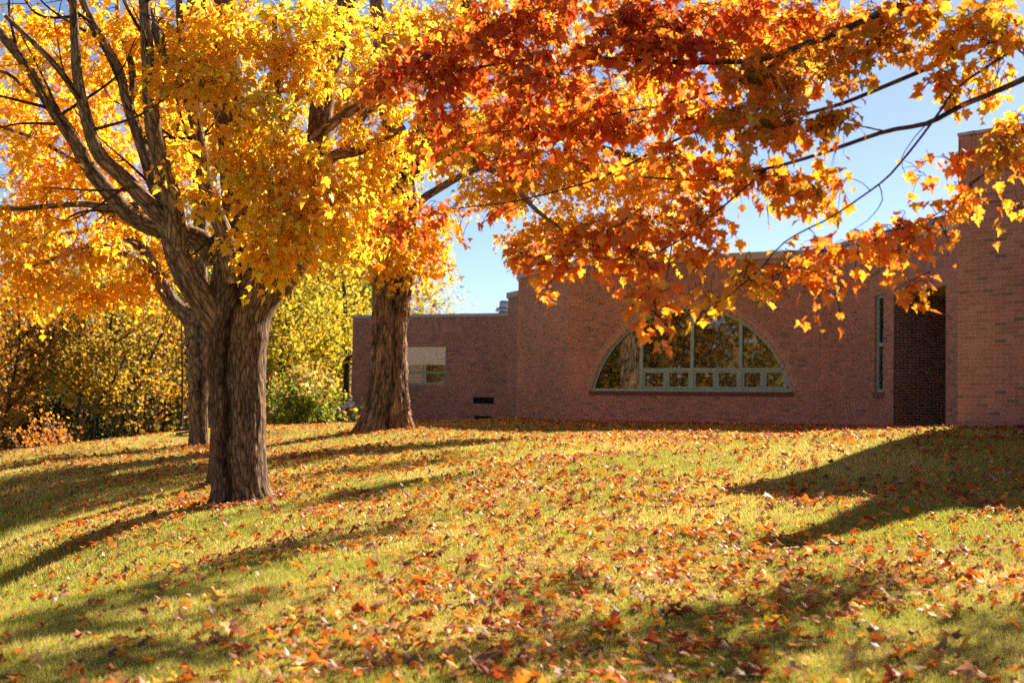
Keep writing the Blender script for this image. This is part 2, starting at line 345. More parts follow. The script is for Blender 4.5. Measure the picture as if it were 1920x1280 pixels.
# ------------------------------------------------------------------ building
ZT = 4.91 + EYE                        # parapet top
BW = thing('brick_building', (6, 40, EYE), 'low red brown brick building with an arched window and sawtooth walls', 'building')
class Wall:
    """a vertical brick plane from p0 to p1; u runs along it, outward normal faces left of p0->p1 reversed"""
    def __init__(s, p0, p1):
        s.p0 = np.array(p0, float); s.p1 = np.array(p1, float); d = s.p1 - s.p0; s.len = np.linalg.norm(d); s.d = d / s.len
        s.n = np.array([s.d[1], -s.d[0]])          # outward
    def at(s, u, z, off=0.0):
        q = s.p0 + s.d * u + s.n * off; return np.array([q[0], q[1], z])
    def hit(s, px, py):
        d = ray(px, py); A = np.array([[d[0], -s.d[0]], [d[1], -s.d[1]]]); t, u = np.linalg.solve(A, s.p0)
        return u, EYE + d[2] * t
    def quad(s, acc, u0, u1, z0, z1, off=0, swap=False):
        V = [s.at(u0, z0, off), s.at(u1, z0, off), s.at(u1, z1, off), s.at(u0, z1, off)]
        uv = [(u0, z0), (u1, z0), (u1, z1), (u0, z1)]
        if swap: uv = [(b, a) for a, b in uv]
        acc.add(V, [[0, 1, 2, 3]], np.array([uv]))
    def box(s, acc, u0, u1, z0, z1, o0, o1):
        acc.box([s.at(u0, z0, o1), s.at(u1, z0, o1), s.at(u1, z0, o0), s.at(u0, z0, o0), s.at(u0, z1, o1), s.at(u1, z1, o1), s.at(u1, z1, o0), s.at(u0, z1, o0)])
ZB = EYE - 1.0
NSOL = .2075 * 4
def face_with_rects(wl, acc, z0, z1, rects, u0=0., u1=None):
    u1 = wl.len if u1 is None else u1
    us = sorted({u0, u1, *[r[0] for r in rects], *[r[1] for r in rects]}); zs = sorted({z0, z1, *[r[2] for r in rects], *[r[3] for r in rects]})
    for a, b in zip(us, us[1:]):
        for c, d in zip(zs, zs[1:]):
            m = ((a + b) / 2, (c + d) / 2)
            if not any(r[0] < m[0] < r[1] and r[2] < m[1] < r[3] for r in rects): wl.quad(acc, a, b, c, d)
def reveal(wl, acc, r, dep):
    u0, u1, z0, z1 = r
    for (a, b, c, d) in ((u0, u0, z0, z1), (u1, u1, z0, z1)):
        V = [wl.at(a, z0, 0), wl.at(a, z0, -dep), wl.at(a, z1, -dep), wl.at(a, z1, 0)]
        acc.add(V, [[0, 1, 2, 3]], np.array([[(0, z0), (dep, z0), (dep, z1), (0, z1)]]))
    for z in (z0, z1):
        V = [wl.at(u0, z, 0), wl.at(u1, z, 0), wl.at(u1, z, -dep), wl.at(u0, z, -dep)]
        acc.add(V, [[0, 1, 2, 3]], np.array([[(u0, 0), (u1, 0), (u1, dep), (u0, dep)]]))
def wall(name, p0, p1, ztop=ZT, rects=(), nsol=4, rev=.12, cop=.2, coppart='coping', copproud=.05):
    wl = Wall(p0, p1); acc = Acc(); zs = ztop - cop - .2075 * nsol
    face_with_rects(wl, acc, ZB, zs, list(rects))
    for r in rects: reveal(wl, acc, r, rev)
    o = acc.build(name, MB, BW, smooth=False)
    if nsol:
        a2 = Acc(); wl.quad(a2, 0, wl.len, zs, ztop - cop, 0, True); a2.build('soldier_band', MBS, o, smooth=False)
    if cop:
        a3 = Acc(); wl.box(a3, -copproud, wl.len + copproud, ztop - cop, ztop, -.35, copproud); a3.build(coppart, MCOP, BW, smooth=False)
    return wl, o

# arched facade
PA = np.array([1.66, 42.07]); PB = np.array([8.26, 38.3]); PC = np.array([9.88, 31.4]); P0 = np.array([.17, 45.8])
WA = Wall(PA, PB)
uL, zS = WA.hit(1108, 731); uR, zS2 = WA.hit(1485, 737); uM, zA = WA.hit(1296, 575)
zS = (zS + zS2) / 2; uC = (uL + uR) / 2; hw = (uR - uL) / 2; rise = zA - zS
RA = (hw * hw + rise * rise) / (2 * rise); zC = zS + rise - RA
aa = math.asin(min(1, hw / RA)); NA = 40
th = np.linspace(-aa, aa, NA + 1); au = uC + RA * np.sin(th); az = zC + RA * np.cos(th)
if hw < RA and rise > RA: pass
def arched_wall():
    acc = Acc(); cop = .2; zs = ZT - cop - NSOL
    def q(pts):
        acc.add([WA.at(u, z) for u, z in pts], [list(range(len(pts)))], np.array([pts]))
    q([(0, ZB), (WA.len, ZB), (WA.len, zS), (0, zS)])
    q([(0, zS), (uL, zS), (uL, zs), (0, zs)]); q([(uR, zS), (WA.len, zS), (WA.len, zs), (uR, zs)])
    for i in range(NA): q([(au[i], az[i]), (au[i + 1], az[i + 1]), (au[i + 1], zs), (au[i], zs)])
    dep = .14; s = 0
    for i in range(NA):
        ds = math.hypot(au[i + 1] - au[i], az[i + 1] - az[i])
        acc.add([WA.at(au[i], az[i]), WA.at(au[i], az[i], -dep), WA.at(au[i + 1], az[i + 1], -dep), WA.at(au[i + 1], az[i + 1])], [[0, 1, 2, 3]], np.array([[(0, s), (dep, s), (dep, s + ds), (0, s + ds)]])); s += ds
    o = acc.build('arched_wall', MB, BW, smooth=False)
    a2 = Acc(); WA.quad(a2, 0, WA.len, zs, ZT - cop, 0, True); a2.build('soldier_band', MBS, o, smooth=False)
    a3 = Acc(); WA.box(a3, -.05, WA.len, ZT - cop, ZT, -.35, .05); a3.build('coping', MCOP, BW, smooth=False)
    # voussoir ring, two header rows, 4 mm proud
    a4 = Acc(); s = 0; w2 = .215
    for i in range(NA):
        ds = (RA + w2 / 2) * (th[i + 1] - th[i]); pin = [(RA, i), (RA, i + 1), (RA + w2, i + 1), (RA + w2, i)]
        V = [WA.at(uC + r * math.sin(th[k]), zC + r * math.cos(th[k]), .005) for r, k in pin]
        a4.add(V, [[0, 1, 2, 3]], np.array([[(0.0, s), (0.0, s + ds), (w2, s + ds), (w2, s)]])); s += ds
    a4.build('arch_ring', brick_mat('brick_arch', True, brickw=.1075, roww=.0677, msize=.009, mortar=(.56, .40, .29)), o, smooth=False)
    # brick sill, rowlock
    a5 = Acc(); WA.box(a5, uL - .05, uR + .05, zS - .11, zS - .002, -.12, .03); so_ = a5.build('window_sill', simple('sill_brick', (.13, .055, .038), .85, 0, .35, 30, .3), o, smooth=False)
arched_wall()

def bar(wl, acc, u0, z0, u1, z1, wd, o0, o1):
    """a frame bar between two points of the wall plane"""
    d = np.array([u1 - u0, z1 - z0]); d = d / (np.linalg.norm(d) + 1e-9); n = np.array([-d[1], d[0]]) * wd / 2
    c = [(u0 - n[0], z0 - n[1]), (u1 - n[0], z1 - n[1]), (u1 + n[0], z1 + n[1]), (u0 + n[0], z0 + n[1])]
    acc.box([wl.at(*c[0], o1), wl.at(*c[1], o1), wl.at(*c[1], o0), wl.at(*c[0], o0), wl.at(*c[3], o1), wl.at(*c[2], o1), wl.at(*c[2], o0), wl.at(*c[3], o0)])
def arch_z(u): return zC + math.sqrt(max(RA * RA - (u - uC) ** 2, 0))
def arched_window():
    fo = -.10; fr = Acc()
    # arch rim: prism pieces
    for i in range(NA):
        pin = [(RA - .07, i), (RA - .07, i + 1), (RA - .001, i + 1), (RA - .001, i)]
        c = [(uC + r * math.sin(th[k]), max(zS + .001, zC + r * math.cos(th[k]))) for r, k in pin]
        fr.box([WA.at(*c[0], fo + .06), WA.at(*c[1], fo + .06), WA.at(*c[1], fo - .05), WA.at(*c[0], fo - .05), WA.at(*c[3], fo + .06), WA.at(*c[2], fo + .06), WA.at(*c[2], fo - .05), WA.at(*c[3], fo - .05)])
    WA.box(fr, uL + .03, uR - .03, zS + .002, zS + .075, fo - .05, fo + .075)
    mu = [WA.hit(p, 700)[0] for p in (1201, 1296, 1387)]
    for u in mu: WA.box(fr, u - .05, u + .05, zS + .077, arch_z(u) - .06, fo - .048, fo + .063)
    zT = WA.hit(1296, 692)[1]; uE = WA.hit(1471, 700)[0]
    edges = [mu[0] + .05, mu[1] - .05, mu[1] + .05, mu[2] - .05, mu[2] + .05, uE]
    for a, b in ((edges[0], edges[1]), (edges[2], edges[3]), (edges[4], edges[5])):
        WA.box(fr, a, b, zT - .035, zT + .035, fo - .046, fo + .06)
    WA.box(fr, uE, uE + .07, zS + .077, zT + .03, fo - .047, fo + .061)
    wo = fr.build('arched_window_frame', MGREEN, BW, smooth=False)
    # awning sashes
    for a, b in ((edges[0], edges[1]), (edges[2], edges[3]), (edges[4], edges[5])):
        mid = (a + b) / 2; half = Acc(); WA.box(half, mid - .025, mid + .025, zS + .077, zT - .037, fo - .045, fo + .055); half.build('mullion', MGREEN, wo, smooth=False)
        for c, d in ((a, mid - .025), (mid + .025, b)):
            sa = Acc(); w_ = .055; z0 = zS + .085; z1 = zT - .04; c += .008; d -= .008
            WA.box(sa, c, d, z0, z0 + w_, fo, fo + .05); WA.box(sa, c, d, z1 - w_, z1, fo, fo + .05)
            WA.box(sa, c, c + w_, z0 + w_, z1 - w_, fo, fo + .049); WA.box(sa, d - w_, d, z0 + w_, z1 - w_, fo, fo + .049)
            sa.build('awning_sash', MGREEN, wo, smooth=False)
    # panes between mullions
    cuts = [uL + .05, mu[0], mu[1], mu[2], uR - .05]
    for a, b in zip(cuts, cuts[1:]):
        us = np.linspace(a, b, 14); g = Acc()
        for k in range(13):
            g.add([WA.at(us[k], zS + .03, fo), WA.at(us[k + 1], zS + .03, fo), WA.at(us[k + 1], max(arch_z(us[k + 1]) - .03, zS + .04), fo), WA.at(us[k], max(arch_z(us[k]) - .03, zS + .04), fo)], [[0, 1, 2, 3]])
        g.build('pane', MGLASS, wo, smooth=False)
arched_window()

# room behind the arch
def room():
    a = Acc(); u0, u1, d0, d1, z0, z1 = uL - .4, uR + .4, -.20, -5.5, EYE - .0, EYE + 3.6
    c = lambda u, d, z: WA.at(u, z, d)
    for q in ([c(u0, d1, z0), c(u1, d1, z0), c(u1, d1, z1), c(u0, d1, z1)], [c(u0, d0, z0), c(u0, d1, z0), c(u0, d1, z1), c(u0, d0, z1)], [c(u1, d0, z0), c(u1, d1, z0), c(u1, d1, z1), c(u1, d0, z1)],
              [c(u0, d0, z0), c(u1, d0, z0), c(u1, d1, z0), c(u0, d1, z0)], [c(u0, d0, z1), c(u1, d0, z1), c(u1, d1, z1), c(u0, d1, z1)]):
        a.add(q, [[0, 1, 2, 3]])
    a.build('room_lining', MROOM, BW, smooth=False)
    # cork board and dark door on the back wall
    b = Acc(); WA.box(b, uC - .2, uC + 2.2, EYE + 1.9, EYE + 2.1, d1 + .01, d1 + .05); b.build('shelf_board', MWOODI, BW, smooth=False)
room()
def indoor_things():
    dp = -.75
    u, z = WA.hit(1289, 700)
    th_ = thing('hanging_ring', WA.at(u, z, dp), 'dark round ring with a centre bar hanging inside the arched window', 'ring')
    a = Acc(); t = np.linspace(0, 2 * math.pi, 49); a.tube([WA.at(u + .36 * math.cos(x), z + .36 * math.sin(x), dp) for x in t], .028, 8); a.build('rim', MWOODB, th_)
    a = Acc(); WA.box(a, u - .03, u + .03, z - .35, z + .1, dp - .02, dp + .02); a.build('centre_bar', MWOODB, th_, smooth=False)
    for (px, py, w_, h_, lab) in ((1368, 667, .13, .26, 'topmost of the three pale paper sheets inside the arched window'), (1358, 688, .13, .22, 'pale paper sheet inside the arched window, lower left under the topmost'), (1378, 688, .13, .22, 'pale paper sheet inside the arched window, lower right under the topmost')):
        u, z = WA.hit(px, py); a = Acc(); WA.box(a, u - w_, u + w_, z - h_, z + h_, -.62, -.61)
        o = a.build('paper_sheet', MPAPER, None, smooth=False, origin=WA.at(u, z, -.6)); tag(o, lab, 'paper', 'paper sheets inside the arched window')
    u, z = WA.hit(1225, 708); t_ = thing('table', WA.at(u, EYE, -1.4), 'brown table standing behind the arched window glass', 'table')
    a = Acc(); WA.box(a, u - .8, u + .8, EYE + .92, EYE + .97, -1.8, -1.0); a.build('table_top', MWOODI, t_, smooth=False)
    for du in (-.75, .75):
        for o_ in (-1.75, -1.05):
            a = Acc(); WA.box(a, u + du - .03, u + du + .03, EYE, EYE + .92, o_ - .03, o_ + .03); a.build('leg', MWOODI, t_, smooth=False)
indoor_things()

# left pale wall, far wing, tooth behind
wall('left_wall', P0, PA)
wall('rear_tooth_wall', (-.17, 49.9), (1.35, 46.1), ZT - .28)
WF0 = np.array([-6.35, 56.5]); WF1 = np.array([3.0, 52.3]); ZTF = EYE + 4.22
wf = Wall(WF0, WF1)
fw = [*wf.hit(740, 650), *wf.hit(834, 721)]; fr_rect = (fw[0], fw[2], fw[3], fw[1])
v1 = [*wf.hit(887, 744), *wf.hit(926, 757)]; v2 = [*wf.hit(889, 779), *wf.hit(921, 792)]
rc = [fr_rect, (v1[0], v1[2], v1[3], v1[1]), (v2[0], v2[2], v2[3], v2[1])]
wf, wfo = wall('far_wing_wall', WF0, WF1, ZTF, rc, nsol=3, cop=.12)
def far_window():
    u0, u1, z0, z1 = fr_rect; f = Acc(); o = -.08
    for (a, b, c, d) in ((u0, u1, z0, z0 + .08), (u0, u1, z1 - .06, z1)): wf.box(f, a, b, c, d, o - .05, o + .04)
    zm = z0 + (z1 - z0) * .32; um = (u0 + u1) / 2 + .15
    for (a, b) in ((u0, u0 + .07), (u1 - .07, u1)): wf.box(f, a, b, z0 + .08, z1 - .06, o - .05, o + .039)
    wf.box(f, u0 + .07, u1 - .07, zm - .035, zm + .035, o - .045, o + .035); wf.box(f, um - .035, um + .035, z0 + .08, z0 + (z1 - z0) * .52, o - .044, o + .034)
    fo = f.build('window_frame', MGREEN, wfo, smooth=False)
    g = Acc(); wf.quad(g, u0 + .03, u1 - .03, z0 + .03, z1 - .03, o - .01); g.build('pane', MGLASS, wfo, smooth=False)
    b = Acc(); us = np.linspace(u0 + .01, u1 - .01, 30); zb = z0 + (z1 - z0) * .52
    for k in range(29):
        oo = [-.02 + .008 * math.sin(k * 1.3), -.02 + .008 * math.sin((k + 1) * 1.3)]
        b.add([wf.at(us[k], zb, oo[0]), wf.at(us[k + 1], zb, oo[1]), wf.at(us[k + 1], z1 - .005, oo[1]), wf.at(us[k], z1 - .005, oo[0])], [[0, 1, 2, 3]])
    b.build('blind', MBLIND, wfo)
    r = Acc(); wf.box(r, u0 - .1, u1 + .1, z0 - .1, z1 + .1, -3, -2.9); r.build('room_lining', MROOM, wfo, smooth=False)
    for q in rc[1:]:
        v = Acc(); u0, u1, z0, z1 = q; n = 6
        for k in range(n):
            za = z0 + (z1 - z0) * k / n; zb = za + (z1 - z0) / n * .8
            v.box([wf.at(u0, za, -.01), wf.at(u1, za, -.01), wf.at(u1, za + .02, -.1), wf.at(u0, za + .02, -.1), wf.at(u0, za + .012, -.01), wf.at(u1, za + .012, -.01), wf.at(u1, zb + .012, -.1), wf.at(u0, zb + .012, -.1)])
        wf.box(v, u0, u1, z0, z1, -.14, -.115); v.build('vent_grille', MDARK, wfo, smooth=False)
far_window()
wall('far_wing_side', (-2.5, 66), WF0, ZTF, nsol=3, cop=.12)

# oblique wall with slit window and alcove
WO = Wall(PB, PC)
s1 = [*WO.hit(1640, 552), *WO.hit(1656, 733)]; al = [*WO.hit(1676, 535), *WO.hit(1773, 797)]
# use the top left / right for the alcove head
zal = (WO.hit(1676, 552)[1] + WO.hit(1773, 535)[1]) / 2
slit = (s1[0], s1[2], WO.hit(1648, 735)[1], WO.hit(1648, 553)[1]); alc = (al[0], al[2], ZB, zal)
PCe = PC + WO.d * 2.6
WO2 = Wall(PB, PCe)
def oblique():
    acc = Acc(); cop = .34; zs = ZT - cop - NSOL
    face_with_rects(WO2, acc, ZB, zs, [slit, alc]); reveal(WO2, acc, slit, .16)
    o = acc.build('oblique_wall', MB, BW, smooth=False)
    a2 = Acc(); WO2.quad(a2, 0, WO2.len, zs, ZT - cop, 0, True); a2.build('soldier_band', MBS, o, smooth=False)
    a3 = Acc(); WO2.box(a3, .052, WO2.len, ZT - cop, ZT - .12, -.35, .05); a3.build('fascia', simple('fascia_white', (.5, .49, .47), .5, 0, .06), BW, smooth=False)
    a3 = Acc(); WO2.box(a3, .053, WO2.len, ZT - .118, ZT, -.35, .11); a3.build('coping', simple('coping_blue', (.22, .28, .34), .4, .3, .08), BW, smooth=False)
    # expansion joint at the corner
    a3 = Acc(); WO2.box(a3, .003, .03, ZB, zs, .001, .004); a3.build('expansion_joint', simple('sealant', (.38, .26, .17), .8), o, smooth=False)
    # alcove: deep brick lined recess
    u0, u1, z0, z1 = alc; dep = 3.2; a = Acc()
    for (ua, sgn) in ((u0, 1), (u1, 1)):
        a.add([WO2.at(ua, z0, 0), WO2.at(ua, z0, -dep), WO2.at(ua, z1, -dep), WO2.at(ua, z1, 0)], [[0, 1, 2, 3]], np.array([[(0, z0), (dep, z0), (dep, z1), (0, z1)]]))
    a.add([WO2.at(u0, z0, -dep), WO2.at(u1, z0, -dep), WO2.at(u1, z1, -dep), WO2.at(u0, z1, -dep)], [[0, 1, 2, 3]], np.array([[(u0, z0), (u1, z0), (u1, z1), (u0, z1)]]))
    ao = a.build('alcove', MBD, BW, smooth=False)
    a = Acc(); a.add([WO2.at(u0, z1 + .0, 0), WO2.at(u1, z1, 0), WO2.at(u1, z1, -dep), WO2.at(u0, z1, -dep)], [[0, 1, 2, 3]]); a.build('soffit', MSOFF, ao, smooth=False)
    # slit window
    u0, u1, z0, z1 = slit; f = Acc(); w_ = .07; oo = -.11; zm = z0 + (z1 - z0) * .49
    WO2.box(f, u0, u1, z0, z0 + w_, oo - .04, oo + .04); WO2.box(f, u0, u1, z1 - w_, z1, oo - .04, oo + .04)
    WO2.box(f, u0, u0 + w_, z0 + w_, z1 - w_, oo - .04, oo + .039); WO2.box(f, u1 - w_, u1, z0 + w_, z1 - w_, oo - .04, oo + .039); WO2.box(f, u0 + w_, u1 - w_, zm - .04, zm + .04, oo - .039, oo + .038)
    f.build('window_frame', MGREEN, o, smooth=False)
    g = Acc(); WO2.quad(g, u0 + .03, u1 - .03, z0 + .03, z1 - .03, oo); g.build('pane', MGLASS, o, smooth=False)
    sl_ = Acc(); WO2.box(sl_, u0 - .04, u1 + .04, z0 - .14, z0 - .002, -.15, .03); sl_.build('window_sill', simple('sill_stone', (.14, .09, .06), .85), o, smooth=False)
    r = Acc(); WO2.box(r, u0 - .1, u1 + .1, z0 - .1, z1 + .1, -1.6, -1.5); r.build('room_lining', MROOM, o, smooth=False)
oblique()

# right block, near: corner A and the teeth beyond the frame whose shadows fall on the lawn
A_ = np.array([7.24, 23.05]); A2 = np.array([8.02, 22.2])
RB = [A_, A2]
def shadow_src(px, py, ztop):
    g = ground_hit(px, py); k = (ztop - g[2]) / sun_dir[2]; return (g + sun_dir * k)[:2], g
right_pts = [A_, A2, np.array([9.04, 22.33]), np.array([7.42, 19.24]), np.array([8.08, 19.69]), np.array([9.49, 21.21]), np.array([10.23, 20.95]), np.array([15, 19.2]), np.array([15, 26.5]), np.array([10.2, 25.0])]
def right_block():
    n = len(right_pts)
    for i in range(n):
        p, q = right_pts[i], right_pts[(i + 1) % n]
        if i == 0:
            wl = Wall(p, q); acc = Acc(); face_with_rects(wl, acc, EYE + .10, ZT - NSOL - .05, []); o = acc.build('right_wall', MB, BW, smooth=False)
            a2 = Acc(); wl.quad(a2, 0, wl.len, ZT - NSOL - .05, ZT - .05, 0, True); a2.build('soldier_band', MBS, o, smooth=False)
            a3 = Acc(); wl.box(a3, 0, wl.len, ZB, EYE + .10, -.3, .025); a3.build('plinth', MCONC, o, smooth=False)
        else:
            wl = Wall(p, q); acc = Acc(); face_with_rects(wl, acc, ZB, ZT - .05, []); o = acc.build('side_wall', MB, BW, smooth=False)
        a3 = Acc(); wl.box(a3, .0, wl.len, ZT - .05, ZT, -.3, .02); a3.build('coping', MCOP, BW, smooth=False)
right_block()
def poly_sheet(name, pts, z, m):
    V = [(p[0], p[1], z) for p in pts]; add_mesh(name, V, [np.array([list(range(len(pts)))])], m, BW, smooth=False)
poly_sheet('roof', right_pts, ZT - .3, MROOF)
E1 = np.array([17.0, 31.0]); E2 = np.array([17.0, 49.0]); E3 = np.array([1.5, 49.5])
poly_sheet('roof', [P0, PA, PB, PCe, E1, E2, E3], ZT - .3, MROOF)
wall('east_wall', PCe, E1, cop=.2); wall('east_wall', E1, E2); wall('rear_wall', E2, E3); wall('rear_wall', E3, P0)
poly_sheet('roof', [np.array([-.17, 49.9]), np.array([1.35, 46.1]), np.array([8, 49]), np.array([6, 54])], ZT - .5, MROOF)
poly_sheet('roof', [WF0, WF1, np.array([8, 66]), np.array([-2.5, 66])], ZTF - .25, MROOF)

# roof ventilator
def ventilator():
    c = P(947, 590, 58.0); zr = ZTF + .03
    t = thing('roof_ventilator', (c[0], c[1], zr), 'round grey metal ventilator on the low far roof', 'ventilator')
    a = Acc(); a.lathe([(.0, -.3), (.26, -.3), (.26, .42), (0, .42)], (c[0], c[1], zr)); a.build('curb', MCONC, t)
    a = Acc(); a.lathe([(.2, .34), (.40, .36), (.41, .40), (.36, .5), (.25, .54), (0, .55)], (c[0], c[1], zr), 36); a.build('hood', MGALV, t)
    a = Acc(); a.lathe([(.24, .52), (.245, .74), (.2, .8), (0, .81)], (c[0], c[1], zr), 36); a.build('cap', MGALV, t)
ventilator()
def wall_light():
    u0, z0 = wf.hit(648.5, 764.5); u1, z1 = wf.hit(667.5, 753)
    t = thing('wall_light', wf.at(u1, z0, .05), 'white floodlight on a box at the far corner of the brick wing', 'wall light')
    a = Acc(); wf.box(a, u0, u1, z0, z1, .003, .12); a.build('mounting_box', MWHITE, t, smooth=False)
    uh, zh = wf.hit(648, 762); c = wf.at(uh, zh, .3); a = Acc(); a.lathe([(.0, .07), (.06, .06), (.10, .0), (.16, -.06), (.0, -.04)], c, 20); a.build('lamp_head', MWHITE, t)
    uj, zj = wf.hit(672.5, 761); a = Acc(); wf.box(a, uj - .05, uj + .05, zj - .08, zj + .06, .003, .08); a.build('junction_box', MGREY, t, smooth=False)
    p = [wf.hit(*q) for q in ((652, 757), (657, 762), (660, 772), (665, 775), (670, 773), (672, 767))]
    a = Acc(); a.tube(catmull([wf.at(u, z, .14) for u, z in p], 24), .016, 6); a.build('conduit', MGREY, t)
wall_light()

# ------------------------------------------------------------------ leaves
def _sym(half):
    h = np.array(half, float); r = h[1:-1][::-1] * np.array([-1, 1]); return np.vstack([h, r])
def leaf_template(level):
    if level == 2:
        half = [(0, .02), (.16, -.02), (.40, .06), (.31, .17), (.36, .25), (.60, .40), (.50, .46), (.52, .58), (.25, .52), (.27, .68), (.16, .74), (0, 1.0)]
    elif level == 1:
        half = [(0, 0), (.36, .06), (.28, .22), (.56, .46), (.24, .50), (.20, .72), (0, 1.0)]
    else:
        half = [(0, 0), (.38, .12), (.50, .48), (.2, .6), (0, 1.0)]
    o = _sym(half); n = len(o)
    V = np.vstack([[0, .38], o]); z = .16 * np.abs(V[:, 0]) - .35 * (V[:, 1] - .3) ** 2
    V = np.column_stack([V, z]); T = np.array([[0, 1 + k, 1 + (k + 1) % n] for k in range(n)])
    return V, T
TPL = {k: leaf_template(k) for k in (0, 1, 2)}
def unit(v): return v / (np.linalg.norm(v, axis=-1, keepdims=True) + 1e-9)
def leaves_mesh(pos, tip, nrm, size, col, level, curl=1.0):
    """returns V,(n*k,3) F, C"""
    Vt, Tt = TPL[level]; n = len(pos)
    ey = unit(tip); ez = unit(nrm - ey * (nrm * ey).sum(-1, keepdims=True)); ex = np.cross(ey, ez)
    cz = (curl * rng.uniform(.1, 2.8, n))[:, None]; sx = rng.uniform(.85, 1.12, n)[:, None]
    V = pos[:, None] + size[:, None, None] * ((Vt[None, :, 0] * sx)[..., None] * ex[:, None] + Vt[None, :, 1, None] * ey[:, None] + (Vt[None, :, 2] * cz)[..., None] * ez[:, None])
    k = len(Vt); Fq = (Tt[None] + (np.arange(n) * k)[:, None, None]).reshape(-1, 3)
    return V.reshape(-1, 3), Fq, np.repeat(col, k, axis=0)
def pick(pal, n, jit=.18):
    c = np.array([p[0] for p in pal]); wt = np.array([p[1] for p in pal], float); wt /= wt.sum()
    out = c[rng.choice(len(c), n, p=wt)]
    return np.clip(out * rng.uniform(1 - jit, 1 + jit, (n, 1)) * rng.uniform(.93, 1.07, (n, 3)), 0.004, .95)

YEL = [((.94, .60, .035), 5), ((.92, .52, .03), 4), ((.88, .41, .025), 1.4), ((.80, .62, .04), 1.5), ((.56, .54, .04), .5)]
YGRN = [((.90, .63, .04), 4), ((.74, .62, .04), 3), ((.54, .54, .04), 1.1), ((.92, .54, .03), 2)]
YORG = [((.93, .56, .03), 4), ((.90, .45, .026), 3.4), ((.82, .34, .022), 1.3), ((.92, .62, .04), 2.2)]
RED = [((.58, .12, .018), 4), ((.64, .19, .02), 4), ((.50, .07, .014), 1.6), ((.55, .28, .025), 1), ((.86, .34, .025), 1.5)]
ORG = [((.74, .25, .02), 4), ((.80, .36, .028), 2.6), ((.72, .18, .016), 2.6), ((.86, .46, .035), 1)]
OLIV = [((.66, .27, .02), 3), ((.54, .28, .022), 2.8), ((.42, .31, .026), 1.6), ((.74, .33, .022), 2.4), ((.70, .20, .018), 1.5)]
YO2 = [((.76, .38, .024), 4), ((.70, .31, .022), 3), ((.66, .48, .03), 2), ((.80, .27, .02), 1)]

